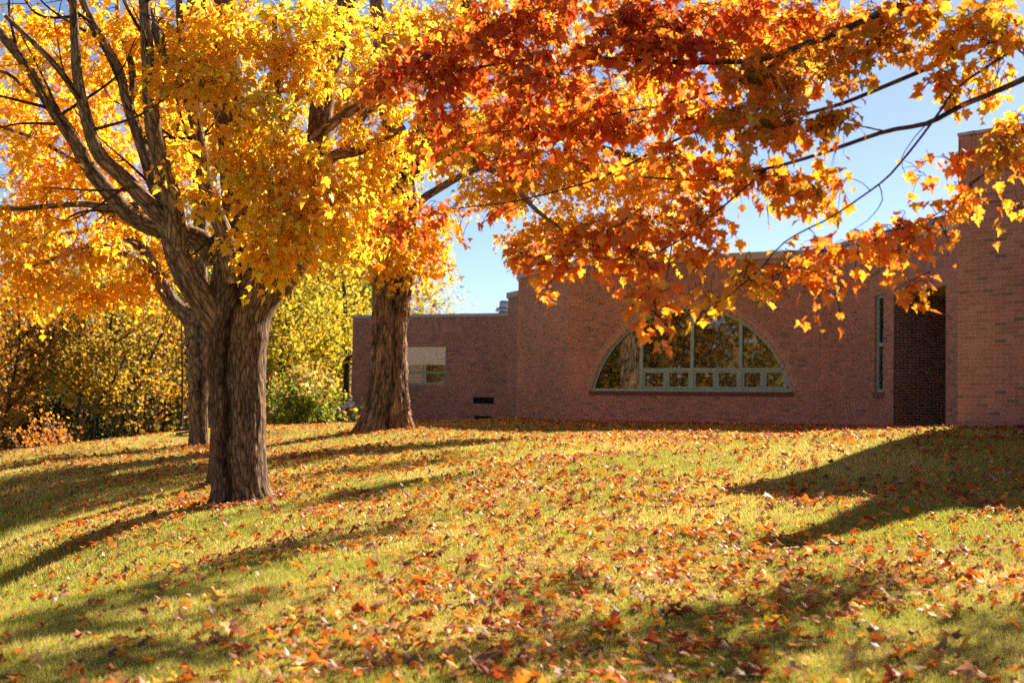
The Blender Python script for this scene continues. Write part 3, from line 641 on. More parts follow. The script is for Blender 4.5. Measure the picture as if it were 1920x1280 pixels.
class Tree:
    def __init__(s, name, base, label, cat='tree', group=None, leaf=.11, level=1, spray=.6, nleaf=22, droop=.6):
        s.root = thing(name, base, label, cat, group)
        s.sk = []; s.skr = []; s.tw = Acc(); s.LV = []; s.leaf = leaf; s.level = level; s.spray = spray; s.nleaf = nleaf; s.droop = droop
        s.P = []; s.T = []; s.N = []; s.Sz = []; s.C = []
    def limb(s, pts, r0, r1, k=10, m=None, n=None, name='limb', wob=.02):
        pts = np.asarray(pts, float); Ln = np.linalg.norm(np.diff(pts, axis=0), axis=1).sum(); n = n or max(8, int(Ln / .12))
        c = catmull(pts, n); t = np.linspace(0, 1, n)
        c = c + np.stack([fbm(t * Ln * 1.3 + 7 * i, np.full(n, i + .3 + pts[0][0]), 11 + i, 3) - .47 for i in range(3)], 1) * wob * min(Ln, 3) * np.minimum(t * 4, 1)[:, None]
        r = (r0 + (r1 - r0) * t ** .8) * (1 + .14 * (fbm(t * Ln * 3, t * 0 + pts[0][2], 5, 2) - .37))
        a = Acc(); a.tube(c, r, k); a.build(name, m or MBARKL, s.root, use_col=True)
        s.add_sk(c, r); return c
    def side(s, c, n, r0, ln, up=.35, seed=None, m=None):
        for _ in range(n):
            i = rng.integers(len(c) // 5, len(c) - 1); t_ = unit(c[min(i + 1, len(c) - 1)] - c[i - 1]); d = unit(t_ * .55 + rng.normal(0, .75, 3) + [0, 0, up]); L_ = ln * rng.uniform(.5, 1.2)
            p0 = c[i]; p2 = p0 + d * L_ + [0, 0, .1 * L_]; p1 = p0 + d * L_ * .5 + rng.normal(0, .08 * L_, 3); q = catmull([p0, p1, p2], max(8, int(L_ / .12))); r = np.linspace(r0, .006, len(q)); s.tw.tube(q, r, 6); s.add_sk(q[2:], r[2:])
            for _k in range(2):
                j = rng.integers(len(q) // 3, len(q)); e = q[j] + unit(d + rng.normal(0, .8, 3)) * L_ * .35; s.tw.tube(catmull([q[j], (q[j] + e) / 2 + rng.normal(0, .03, 3), e], 6), np.linspace(.008, .003, 6), 4)
    def add_sk(s, c, r): s.sk.append(c); s.skr.append(np.broadcast_to(r, (len(c),)))
    def crown(s, anchors, pal, nl=None, twig_k=5, rt=.011, maxlen=6.0):
        """anchors (n,3): grow a twig from the nearest wood to each and hang a leaf spray on it"""
        anchors = np.asarray(anchors, float)
        sk = np.concatenate(s.sk); sr = np.concatenate(s.skr)
        d0 = np.array([np.min(np.linalg.norm(sk - a, axis=1)) for a in anchors]); order = np.argsort(d0)
        new = []; newr = []
        for q, i in enumerate(order):
            a = anchors[i]
            d = np.linalg.norm(sk - a, axis=1); j = int(np.argmin(d + .25 * np.maximum(sk[:, 2] - a[2], 0)))
            p = sk[j]; dist = d[j]
            if dist > maxlen: continue
            if dist > .05:
                n = max(4, int(dist / .16)); mid = (p + a) / 2 + np.array([0, 0, .10 * dist]) + rng.normal(0, .07 * dist, 3)
                t = np.linspace(0, 1, n)[:, None]; c = (1 - t) ** 2 * p + 2 * t * (1 - t) * mid + t * t * a
                c[1:-1] += rng.normal(0, .012 * min(dist, 1.5), (n - 2, 3)) if n > 2 else 0
                r0 = min(.8 * sr[j], rt * .6 + rt * .9 * dist); r = np.linspace(r0, rt * .35, n)
                s.tw.tube(c, r, twig_k)
                sk = np.vstack([sk, c[1:]]); sr = np.concatenate([sr, r[1:]])
                dr = a - c[max(0, n - 3)]
            else: dr = rng.normal(0, 1, 3)
            s.hang(a, dr, pal[i] if isinstance(pal, list) and len(pal) == len(anchors) and isinstance(pal[0], list) else pal, nl)
        s.sk = [sk]; s.skr = [sr]
    def hang(s, a, dr, pal, nl=None):
        n = nl or s.nleaf; Ls = s.spray * rng.uniform(.75, 1.25)
        dr = unit(dr * np.array([1, 1, .45]) + rng.normal(0, .25, 3) + np.array([0, 0, -.12])); side = unit(np.cross(dr, [0, 0, 1.0]) + 1e-6); up = np.cross(side, dr)
        t = rng.uniform(-.35, 1, n); sd = rng.choice([-1, 1], n); wd = Ls * (.42 * (1.05 - np.abs(t - .3))) * rng.uniform(.15, 1, n)
        pos = a + dr * (t * Ls * .6)[:, None] + side * (sd * wd)[:, None] + up * rng.normal(0, .10 * Ls, n)[:, None] - np.array([0, 0, 1.0]) * (.25 * (t.clip(0) ** 2) * Ls)[:, None]
        if s.level == 2 or s.leaf > .1:                     # a few side twigs
            for k in range(3 if s.level < 2 else 7):
                e = pos[rng.integers(n)]; b = a + dr * rng.uniform(-.1, .5) * Ls; s.tw.tube(np.array([b, (b + e) / 2 + [0, 0, .02], e]), np.array([.0035, .0028, .0015]), 3)
        tip = unit(dr[None] * rng.uniform(.2, .9, (n, 1)) + side[None] * (sd * rng.uniform(.2, 1.0, n))[:, None] + rng.normal(0, .3, (n, 3)) + np.array([0, 0, -1.0]) * rng.uniform(.1, 1.5, (n, 1)) * s.droop)
        nr = np.array([0, 0, 1.0]) + rng.normal(0, .38, (n, 3)) + dr * .25
        s.P.append(pos); s.T.append(tip); s.N.append(nr); s.Sz.append(s.leaf * np.clip(rng.normal(1, .28, n), .4, 1.6)); s.C.append(pick(pal, n))
    def finish(s):
        V, Fq, C = leaves_mesh(np.concatenate(s.P), np.concatenate(s.T), np.concatenate(s.N), np.concatenate(s.Sz), np.concatenate(s.C), s.level)
        if s.tw.n:
            tv = np.concatenate(s.tw.V); tf = np.concatenate(s.tw.F[4]) + len(V); tu = np.concatenate(s.tw.UV[4])
            add_mesh('crown', np.vstack([V, tv]), [Fq, tf], None, s.root, [np.zeros((len(Fq), 3, 2)), tu], np.vstack([C, np.ones((len(tv), 3))]), smooth=False, mats=[MLEAF, MTWIG], midx=np.concatenate([np.zeros(len(Fq)), np.ones(len(tf))]))
        else: add_mesh('crown', V, [Fq], MLEAF, s.root, None, C, smooth=False)

def blob(px, py, D, rx, ry, n, rd=None):
    """n points in an ellipsoid centred where the foliage mass stands (photo pixel + distance), radii in photo pixels"""
    sc = D / F; rd = rd if rd is not None else .8 * (rx + ry) / 2 * sc
    v = rng.normal(0, 1, (n, 3)); v = unit(v) * rng.random((n, 1)) ** (1 / 2.6)
    dd = D + v[:, 1] * rd
    return np.array([P(px + v[k, 0] * rx, py + v[k, 2] * ry, dd[k]) for k in range(n)])

def trunk_profile(root, rows, D, mat_, ratio=.92, nt=120, nz=200, ridge=.045, cleft=None, flare=None, seed=0, stain=None, cap=.35, lumps=(), bigam=.09, shag=0.):
    rows = np.array(rows, float); rows = rows[np.argsort(-rows[:, 0])]
    L_ = np.array([P(r[1], r[0], D) for r in rows]); Rr = np.array([P(r[2], r[0], D) for r in rows])
    z = (L_[:, 2] + Rr[:, 2]) / 2; cx = (L_[:, 0] + Rr[:, 0]) / 2; hw = (Rr[:, 0] - L_[:, 0]) / 2
    z0 = z[0] - .35; z = np.concatenate([[z0], z]); cx = np.concatenate([[cx[0]], cx]); hw = np.concatenate([[hw[0] * 1.1], hw])
    zz = np.linspace(z[0], z[-1], nz); k = np.stack([zz], 1)
    ii = np.argsort(z); cxx = np.interp(zz, z[ii], cx[ii]); hww = np.interp(zz, z[ii], hw[ii])
    ker = np.hanning(9); ker /= ker.sum()
    sm = lambda v: np.convolve(np.pad(v, 4, 'edge'), ker, 'valid')
    cxx = sm(cxx); hww = sm(hww)
    th = np.arange(nt) * 2 * math.pi / nt
    TH, ZZ = np.meshgrid(th, zz); HW = np.repeat(hww[:, None], nt, 1)
    dep = np.minimum(hww, np.median(hww) * 1.15)
    wob = (fbm(TH / (2 * math.pi) * 6, ZZ * .8, seed + 1, 3)) * 2.2
    # bark plates: ridged noise stretched along the trunk
    rn = 0
    for q, (fx, fz, am) in enumerate(((22, 2.0, 1.0), (44, 4.5, .55), (80, 11, .25))):
        px = fx; v = vnoise(TH / (2 * math.pi) * fx + wob, ZZ * fz, seed + 3 + q); rn = rn + am * (np.abs(v - .5) * 2)
    rn = rn / 1.8 - .5
    big = fbm(TH / (2 * math.pi) * 5, ZZ * .7, seed + 21, 3); 
    # keep noise periodic in theta by blending the seam at the back
    sb = np.clip((th - (2 * math.pi - .9)) / .9, 0, 1)[None]
    def per(a): return a * (1 - sb) + a[:, :1] * sb
    ph = th + math.pi / 2          # seam (theta=0) turned to the back (+Y)
    rn = per(rn); big = per(big)
    r = 1 + ridge / np.maximum(HW, .1) * rn * .5 + (big - .47) * bigam
    if shag:
        cw_ = vnoise(TH / (2 * math.pi) * 26 + wob * .4, ZZ * .35, seed + 51); cw_ = per(cw_)
        sw = (ZZ * 2.4 + cw_ * 5.0) % 1.0; r = r + shag / np.maximum(HW, .1) * (1 - sw) ** 1.5 * np.clip((vnoise(TH / (2 * math.pi) * 13, ZZ * 1.1, seed + 55) - .3) * 2, 0, 1)
        tshag = 1 - .5 * np.clip((sw - .8) / .2, 0, 1)
    tint = np.ones((nz, nt, 3)) * (1 + rn[..., None] * .45)
    if shag: tint = tint * tshag[..., None]
    fr = math.pi                   # direction facing the camera in ph terms: sin(ph)=-1
    ang = (ph % (2 * math.pi))
    def facing(deg):              # angular distance to a direction seen deg right of the camera side
        d = ang - (1.5 * math.pi + math.radians(deg)); return (d + math.pi) % (2 * math.pi) - math.pi
    if cleft:
        for (deg, wd, dpt) in cleft:
            wv = facing(deg)[None] + (fbm(ZZ * 1.4, ZZ * 0 + 2, seed + 31, 4) - .47) * .8
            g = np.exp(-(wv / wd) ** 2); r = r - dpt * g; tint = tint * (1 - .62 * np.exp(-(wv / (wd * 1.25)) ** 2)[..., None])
    if flare:
        zr = ZZ - (z0 + .35)
        for (deg, wd, am, hh) in flare:
            g = np.exp(-(facing(deg)[None] / wd) ** 2) * np.exp(-np.maximum(zr, 0) / hh); r = r + am * g
    for (deg, zc_, wd, zh, am) in lumps:
        r = r + am * np.exp(-(facing(deg)[None] / wd) ** 2 - ((ZZ - zc_) / zh) ** 2)
    if stain is not None: tint = stain(tint, facing, ZZ)
    X = cxx[:, None] + np.cos(ph)[None] * HW * r; Y = D + np.sin(ph)[None] * dep[:, None] * ratio * r
    V = np.stack([X, Y, ZZ], -1).reshape(-1, 3)
    i = np.arange(nz - 1)[:, None]; j = np.arange(nt)[None]; j2 = (j + 1) % nt
    Fq = np.stack([i * nt + j, i * nt + j2, (i + 1) * nt + j2, (i + 1) * nt + j], -1).reshape(-1, 4)
    circ = 2 * math.pi * np.median(hww)
    U0 = np.broadcast_to(j / nt * circ, (nz - 1, nt)); U1 = np.broadcast_to((j + 1) / nt * circ, (nz - 1, nt)); v0 = np.broadcast_to(zz[:-1, None], (nz - 1, nt)); v1 = np.broadcast_to(zz[1:, None], (nz - 1, nt))
    uv = np.stack([np.stack([U0, v0], -1), np.stack([U1, v0], -1), np.stack([U1, v1], -1), np.stack([U0, v1], -1)], 2).reshape(-1, 4, 2)
    topc = len(V); V = np.vstack([V, [[cxx[-1], D, zz[-1] + cap * .3]]]); jj = np.arange(nt)
    Ft = np.stack([(nz - 1) * nt + jj, (nz - 1) * nt + (jj + 1) % nt, np.full(nt, topc)], 1)
    tn = np.vstack([np.clip(tint, .12, 1.8).reshape(-1, 3), [[.5, .5, .5]]])
    o = add_mesh('trunk', V, [Ft, Fq], mat_, root, [np.zeros((nt, 3, 2)), uv], tn)
    return np.stack([cxx, np.full(nz, D), zz], 1), hww

def pp(D, *q):
    """photo points at a distance; an optional third value moves a point nearer or farther"""
    return [P(a[0], a[1], D + (a[2] if len(a) > 2 else 0)) for a in q]

# ------------------------------------------------------------------ main maple
def main_maple():
    D = 20.0; b = P(452, 945, D)
    T = Tree('maple_tree', b, 'big golden maple with a thick dark split trunk in the middle of the lawn', 'tree', leaf=.102, level=1, spray=.60, nleaf=16)
    def stain(t, facing, ZZ):
        g = np.exp(-((facing(-14)[None] + .25 * (fbm(ZZ * 1.5, ZZ * 0 + 5, 77, 3) - .47)) / .32) ** 2) * (.4 + .6 * (fbm(ZZ * 2, facing(0)[None] * 3 + 9, 78, 3)))
        return t * (1 - .55 * g[..., None])
    c, h = trunk_profile(T.root, [(962, 382, 536), (946, 389, 522), (934, 394, 512), (915, 396, 506), (890, 396, 502), (850, 395, 499), (750, 393, 497), (700, 391, 497), (660, 391, 499), (630, 389, 504), (600, 390, 507), (575, 390, 518), (550, 392, 534), (525, 396, 540), (505, 400, 532), (485, 400, 520), (455, 402, 500), (430, 404, 480)], D, MBARK,
        ratio=.95, nt=176, nz=300, ridge=.05, cleft=[(-6, .12, .17)], flare=[(66, .30, .42, .20), (98, .3, .5, .15), (-58, .4, .16, .25), (25, .22, .22, .25), (-22, .2, .10, .25)], seed=40, stain=stain, lumps=[(-75, P(0, 690, D)[2], .3, .14, .07)])
    T.add_sk(c[-30:], h[-30:] * .5)
    m = 133.0
    lb = lambda pts, r0, r1, k=10, **kw: T.limb(pp(D, *pts), r0 / m, r1 / m, k, **kw)
    L1 = lb([(428, 650, .1), (405, 600, -.1), (378, 560, -.3), (352, 520, -.4), (333, 480, -.45), (322, 440, -.5)], 33, 21, 14, wob=.008)
    La = lb([(326, 455, -.5), (305, 414, -.5), (242, 344, -.7), (191, 297, -.9), (172, 258, -1), (156, 195, -1.1), (146, 148, -1.2), (141, 90, -1.3), (138, 30, -1.4), (132, -40, -1.5)], 18, 6)
    Lb = lb([(405, 490, .3), (383, 455, .2), (345, 438, .2), (297, 430, .2), (250, 410, .1), (219, 379, 0), (168, 316, -.1), (145, 273, -.2), (117, 230, -.3), (86, 184, -.4), (51, 125, -.5), (0, 66, -.6), (-60, 10, -.8)], 22, 7, 12)
    Lc = lb([(330, 470, -.5), (324, 390, -.6), (312, 340, -.7), (301, 305, -.8), (289, 250, -.9), (283, 195, -1), (279, 130, -1), (274, 60, -1.1), (268, -30, -1.2)], 22, 9, 12)
    Ld = lb([(336, 460, -.4), (324, 406, -.3), (289, 352, -.4), (273, 297, -.5), (258, 250, -.5), (242, 203, -.5), (222, 129, -.6), (188, 70, -.7), (160, 15, -.8), (140, -40, -.9)], 15, 6)
    lb([(242, 203, -.5), (249, 150, -.4), (240, 100, -.3), (222, 40, -.2), (218, -30, 0)], 8, 4, 8)
    lb([(258, 385, .2), (210, 388, .1), (150, 384, .1), (90, 387, .1), (30, 392, .1), (-30, 385, .1)], 8, 4, 8)
    lb([(168, 316, -.1), (120, 290, 0), (70, 262, .1), (0, 238, .1), (-40, 228, .2)], 5, 3, 6)
    lb([(156, 195, -1.1), (110, 130, -1.2), (60, 78, -1.3), (10, 30, -1.3)], 7, 4, 7)
    lb([(86, 184, -.4), (50, 170, -.3), (20, 140, -.3), (-20, 130, -.2)], 5, 3, 6)
    Le = lb([(436, 530, -.35), (424, 455, -.45), (404, 400, -.5), (385, 350, -.6), (379, 312, -.6), (371, 250, -.7), (363, 215, -.7), (345, 170, -.8), (326, 140, -.9), (300, 80, -1), (280, 20, -1)], 19, 8, 12)
    lb([(371, 250, -.7), (368, 190, -.6), (350, 120, -.5), (338, 50, -.4), (335, -30, -.4)], 10, 6, 9)
    lb([(455, 520, .3), (450, 440, .25), (446, 380, .2), (440, 300, .2), (434, 240, .2), (430, 180, .2), (427, 110, .2), (424, 50, .2), (421, -40, .2)], 36, 22, 16, m=MBARK, wob=.006)
    lb([(440, 235, .1), (405, 205, .1), (385, 190, .1), (360, 160, 0), (335, 125, 0), (318, 80, 0)], 14, 6)
    lb([(515, 540, -.1), (545, 500, -.1), (572, 460, .0), (585, 400, .1), (594, 330, .2), (598, 270, .3), (605, 190, .35), (622, 110, .4), (642, 40, .45), (660, -30, .5)], 30, 19, 14, m=MBARK, wob=.006)
    lb([(588, 262, .0), (620, 235, -.2), (660, 207, -.3), (700, 186, -.4), (740, 160, -.4), (800, 120, -.5)], 11, 6)
    lb([(592, 345, .0), (618, 298, -.2), (645, 288, -.3), (672, 284, -.4), (700, 268, -.5), (760, 240, -.6)], 15, 6)
    lb([(640, 288, -.3), (665, 250, -.4), (688, 210, -.5), (735, 178, -.5), (760, 165, -.4)], 8, 5, 8)
    lb([(606, 190, .3), (570, 170, 0), (545, 172, -.3), (500, 165, -.6)], 9, 4, 8)
    lb([(470, 470, -.5), (505, 400, -.9), (528, 330, -1.1), (528, 281, -1.2), (523, 190, -1.2), (518, 100, -1.2), (514, 30, -1.1)], 7, 5, 7)
    A = []; PL = []
    def bl(px, py, dd, rx, ry, n, pal=YEL, rd=None):
        q = blob(px, py, D + dd, rx, ry, n, rd); A.extend(q); PL.extend([pal] * n)
    for c_, n_ in ((La, 7), (Lb, 8), (Lc, 5), (Ld, 7), (Le, 5)): T.side(c_, n_, .026, 1.7)
    bl(400, 85, -1.2, 110, 24, 26); bl(540, 95, -1.3, 90, 24, 26); bl(330, 118, -1.4, 50, 16, 11); bl(400, 150, -1.7, 100, 20, 26, YEL, .5); bl(330, 168, -1.5, 50, 14, 8); bl(500, 190, -1.6, 70, 14, 13, YGRN, .5); bl(560, 150, -1.3, 60, 16, 12)
    bl(560, 35, -1.1, 110, 34, 30, YGRN); bl(420, 20, -.9, 100, 30, 18); bl(640, 60, -.2, 60, 40, 8); bl(620, 130, -.6, 50, 18, 5)
    bl(425, 245, -1.4, 50, 13, 9); bl(490, 235, -1.5, 46, 12, 7, YGRN); bl(520, 285, -1.6, 90, 20, 22, YEL, .5); bl(440, 292, -1.5, 46, 13, 9); bl(590, 305, -1.5, 60, 18, 14); bl(470, 325, -1.5, 60, 15, 12, YGRN, .5); bl(550, 345, -1.6, 100, 20, 24, YEL, .5); bl(640, 350, -1.2, 60, 22, 14)
    bl(490, 375, -1.5, 70, 14, 14, YGRN, .5); bl(590, 390, -1.5, 90, 20, 22, YEL, .5); bl(520, 415, -1.5, 80, 18, 18, YGRN, .5); bl(600, 440, -1.3, 60, 18, 14); bl(500, 450, -1.5, 60, 16, 13); bl(505, 485, -1.5, 46, 14, 10); bl(560, 475, -1.2, 34, 18, 7); bl(380, 373, -1.5, 46, 12, 8); bl(330, 300, -1.2, 26, 30, 5)
    bl(680, 250, -.6, 50, 20, 9); bl(725, 270, -.4, 60, 24, 14); bl(700, 325, -.6, 70, 24, 18); bl(690, 375, -.5, 70, 24, 18); bl(670, 430, -.3, 60, 26, 14); bl(690, 120, -.4, 70, 46, 8); bl(740, 200, -.5, 60, 26, 6); bl(660, 20, .6, 90, 40, 7); bl(760, 40, .3, 80, 50, 6)
    bl(190, 45, -.4, 140, 40, 15, YORG); bl(60, 150, -.2, 70, 40, 8, YORG); bl(95, 115, -.6, 50, 26, 7); bl(90, 265, 0, 90, 34, 16, YORG); bl(30, 315, .2, 50, 36, 7, YORG); bl(215, 300, .8, 40, 60, 10, YORG); bl(255, 160, -.4, 60, 50, 9)
    bl(100, 190, .3, 80, 50, 13, YORG); bl(180, 230, .5, 60, 50, 10, YORG); bl(40, 60, .3, 60, 50, 9, YORG); bl(200, 110, .3, 80, 60, 12, YORG); bl(150, 300, .6, 60, 40, 9, YORG); bl(300, 40, -.3, 120, 50, 22); bl(120, 25, -.2, 130, 34, 18, YORG); bl(460, 10, .4, 150, 34, 12); bl(640, 15, .3, 120, 34, 9); bl(40, 200, .4, 60, 40, 9, YORG); bl(270, 70, -.5, 50, 50, 8); bl(120, 350, .4, 90, 34, 15, YORG); bl(60, 415, .3, 100, 34, 18, YORG); bl(200, 440, .5, 60, 34, 11, YORG); bl(340, 200, .2, 40, 50, 8); bl(300, 360, .5, 30, 40, 6)
    # the crown above the frame, which shades the lawn
    bl(330, -160, -1, 330, 110, 26, YEL, 1.6); bl(120, -120, -.5, 160, 80, 24, YEL, 2.0)
    T.crown(A, PL, maxlen=3.5); T.finish()
main_maple()

# ------------------------------------------------------------------ second maple, by the wall
def second_maple():
    D = 36.4; m = 73.0
    T = Tree('maple_tree', P(716, 805, D), 'yellow maple with a shaggy flared trunk near the brick wall window', 'tree', leaf=.125, level=0, spray=.95, nleaf=30)
    c, h = trunk_profile(T.root, [(812, 664, 778), (804, 668, 772), (795, 673, 769), (785, 677, 767), (760, 684, 765), (720, 690, 763), (680, 695, 763), (640, 698, 763), (600, 700, 763), (560, 701, 766), (530, 699, 772), (505, 695, 777), (480, 692, 778), (450, 692, 777), (400, 702, 777), (360, 708, 776), (330, 713, 779), (300, 722, 788), (270, 738, 800)], D, MBARKS,
        ratio=.95, nt=200, nz=360, ridge=.12, shag=.07, cleft=[(20, .10, .05)], flare=[(80, .5, .20, .2), (-70, .4, .25, .25), (-20, .35, .12, .2), (35, .3, .14, .25)], seed=60, lumps=[(30, P(0, 548, D)[2], .22, .14, .08)])
    T.add_sk(c[-60:], h[-60:] * .6)
    a = Acc(); kc = P(745, 548, D - .62); t = np.linspace(0, 2 * math.pi, 20)
    a.tube([kc + np.array([.11 * math.cos(x), 0, .15 * math.sin(x)]) for x in t], .045, 8); a.build('knot', MBARKL, T.root, use_col=True)
    lb = lambda pts, r0, r1, k=9, **kw: T.limb(pp(D, *pts), r0 / m, r1 / m, k, **kw)
    lb([(762, 290), (790, 250), (815, 190, .5), (850, 120, 1), (870, 40, 1), (880, -40, 1)], 26, 12, 12)
    lb([(745, 290), (735, 230, -.5), (720, 160, -1), (715, 80, -1), (705, 0, -1), (700, -60, -1)], 24, 11, 12)
    lb([(770, 400, -.2), (790, 375, -.6), (830, 350, -1.2), (876, 323, -1.6), (940, 300, -2), (1020, 285, -2)], 9, 4)
    lb([(775, 320), (850, 290, -1), (947, 333, -2), (985, 375, -2.2), (1020, 405, -2.2), (1070, 440, -2.2)], 10, 3)
    lb([(800, 240, .2), (900, 220, .3), (1000, 240, 0), (1100, 270, -.5), (1200, 300, -1), (1290, 340, -1.5), (1340, 380, -1.5)], 14, 4)
    lb([(815, 190, .5), (920, 130, 1), (1050, 110, 1.5), (1180, 130, 1.5), (1300, 170, 1.5), (1380, 230, 1)], 13, 4)
    lb([(725, 180, -1), (670, 200, -1), (620, 240, -1), (590, 300, -1)], 12, 4)
    lb([(710, 480), (690, 440, -.6), (660, 420, -1.2), (630, 430, -1.6)], 8, 3)
    A = []; PL = []
    def bl(px, py, dd, rx, ry, n, pal=YEL, rd=None):
        q = blob(px, py, D + dd, rx, ry, n, rd); A.extend(q); PL.extend([pal] * n)
    bl(660, 430, -1.5, 70, 60, 50, YORG); bl(725, 470, -1.4, 60, 22, 22, YEL); bl(735, 505, -1.4, 30, 12, 6); bl(690, 330, .9, 80, 70, 34); bl(800, 440, -.5, 40, 40, 24, YORG); bl(810, 480, -.3, 25, 22, 8, YORG)
    bl(850, 260, -1, 110, 55, 46, YEL); bl(930, 350, -1.6, 80, 34, 34, YEL); bl(1010, 320, -1.6, 100, 46, 48, YEL); bl(1130, 330, -1.5, 110, 50, 52, YEL); bl(1080, 430, -1.6, 70, 40, 38, YEL); bl(1000, 440, -1.8, 50, 30, 18, YORG); bl(1240, 330, -1.5, 70, 60, 40, YORG); bl(1290, 420, -1.4, 40, 50, 14, YORG); bl(1180, 430, -1.4, 70, 40, 30, YEL)
    bl(900, 130, .5, 140, 80, 50); bl(1080, 150, .8, 130, 90, 50, YEL); bl(1250, 180, 1, 110, 80, 30, YORG); bl(720, 120, -1, 90, 90, 60); bl(640, 200, -1, 60, 80, 36); bl(800, 40, 0, 120, 60, 60); bl(1000, 30, .8, 160, 60, 60); bl(1280, 60, 1, 160, 60, 40, YORG)
    bl(900, -100, .5, 260, 120, 60, YEL, 4)
    for px, py, H, rr, n in SHADE_FAR:  # leaf clumps added up-sun of these lawn points to lay shade there
        g = ground_hit(px, py); c_ = g + sun_dir * (H / sun_dir[2]); v = unit(rng.normal(0, 1, (n, 3))) * rng.random((n, 1)) ** .4 * rr * np.array([1, 1, .7]); A.extend(c_ + v); PL.extend([YEL] * n)
    T.crown(A, PL, rt=.016, maxlen=6); T.finish()
SHADE_FAR = [(5, 915, 9, 0.72, 11), (12, 950, 9, 0.72, 11), (20, 985, 9, 0.72, 11), (5, 1010, 9, 0.72, 11), (60, 965, 9, 0.48, 7), (40, 868, 9, 0.60, 7), (110, 862, 9, 0.60, 7), (180, 858, 9.2, 0.60, 7), (260, 850, 9.4, 0.60, 7), (330, 846, 9.4, 0.60, 6), (60, 905, 9, 0.60, 7), (140, 898, 9.2, 0.60, 7), (230, 893, 9.4, 0.60, 7), (320, 888, 9.4, 0.60, 7),
             (70, 940, 9, 0.54, 7), (150, 932, 9.2, 0.54, 6), (260, 925, 9.2, 0.54, 7), (350, 920, 9.4, 0.54, 6), (560, 952, 9.4, 0.48, 6), (620, 938, 9.5, 0.54, 7), (690, 925, 9.6, 0.54, 6), (600, 895, 9.6, 0.54, 6), (690, 880, 9.8, 0.54, 7), (780, 868, 9.8, 0.54, 6), (850, 852, 9.8, 0.54, 6), (780, 905, 9.6, 0.48, 4)]
second_maple()

# ------------------------------------------------------------------ third and fourth trunks, left
def third_maple():
    D = 36.0; m = 74.0
    T = Tree('maple_tree', P(372, 838, D), 'orange gold maple with a slim pale trunk behind and left of the split trunk', 'tree', leaf=.125, level=0, spray=.95, nleaf=30)
    c, h = trunk_profile(T.root, [(845, 350, 396), (838, 352, 393), (820, 354, 391), (780, 354, 390), (700, 352, 392), (660, 350, 395), (640, 347, 397), (620, 345, 399), (600, 344, 398), (585, 346, 394)], D, MBARKL, ratio=.95, nt=90, nz=140, ridge=.05, cleft=[(20, .12, .1)], flare=[(80, .5, .1, .2), (-60, .5, .12, .2)], seed=80)
    T.add_sk(c[-20:], h[-20:] * .5)
    lb = lambda pts, r0, r1, k=10, **kw: T.limb(pp(D, *pts), r0 / m, r1 / m, k, **kw)
    lb([(368, 618), (350, 592), (325, 569), (308, 540), (297, 519), (283, 495), (262, 460, .3), (227, 422, .6), (190, 390, .8), (140, 340, 1), (80, 300, 1)], 17, 6, 12, wob=.008)
    lb([(380, 610), (377, 560), (374, 500), (375, 440), (376, 400), (373, 330), (370, 250), (366, 150), (360, 50), (358, -40)], 16, 9, 12, wob=.006)
    lb([(290, 505), (240, 480), (188, 458), (140, 470, -.2), (95, 488, -.4), (50, 500, -.5)], 6, 3, 7)
    lb([(262, 460, .3), (235, 448), (190, 430), (120, 440), (50, 450)], 6, 3, 7)
    lb([(374, 480), (330, 440, -.5), (280, 400, -1), (220, 380, -1)], 7, 3, 7)
    lb([(373, 330), (420, 280, .5), (470, 240, 1), (520, 220, 1)], 9, 4, 7)
    lb([(370, 250), (310, 180, .5), (250, 120, 1), (180, 80, 1), (100, 60, 1)], 9, 4, 7)
    A = []; PL = []
    def bl(px, py, dd, rx, ry, n, pal=YORG, rd=None):
        q = blob(px, py, D + dd, rx, ry, n, rd); A.extend(q); PL.extend([pal] * n)
    bl(60, 460, -.5, 110, 26, 26); bl(160, 480, -.5, 110, 20, 24, YEL); bl(40, 510, -.6, 90, 18, 18); bl(120, 530, -.6, 110, 16, 22, YEL); bl(190, 555, -.5, 80, 14, 13); bl(50, 560, -.5, 60, 14, 9); bl(270, 520, 0, 50, 40, 22); bl(320, 450, .5, 40, 50, 24, YEL); bl(240, 420, .6, 60, 30, 24)
    bl(90, 400, .8, 100, 40, 30); bl(330, 300, 1, 60, 80, 40); bl(280, 230, 1, 60, 80, 30); bl(200, 130, 1, 110, 70, 45); bl(90, 90, 1, 90, 60, 26); bl(420, 220, 1, 90, 90, 34, YEL); bl(520, 230, 1.5, 80, 80, 26, YEL); bl(400, 60, 1, 130, 70, 34, YEL); bl(160, 240, 1.2, 60, 60, 20); bl(50, 250, 1.2, 60, 50, 18); bl(90, 340, 1.0, 80, 36, 20); bl(210, 340, 1, 60, 50, 20); bl(20, 160, 1.2, 60, 60, 16); bl(290, 60, 1, 80, 50, 24)
    bl(250, -120, .5, 300, 100, 80, YORG, 4)
    T.crown(A, PL, rt=.016, maxlen=5); T.finish()
third_maple()
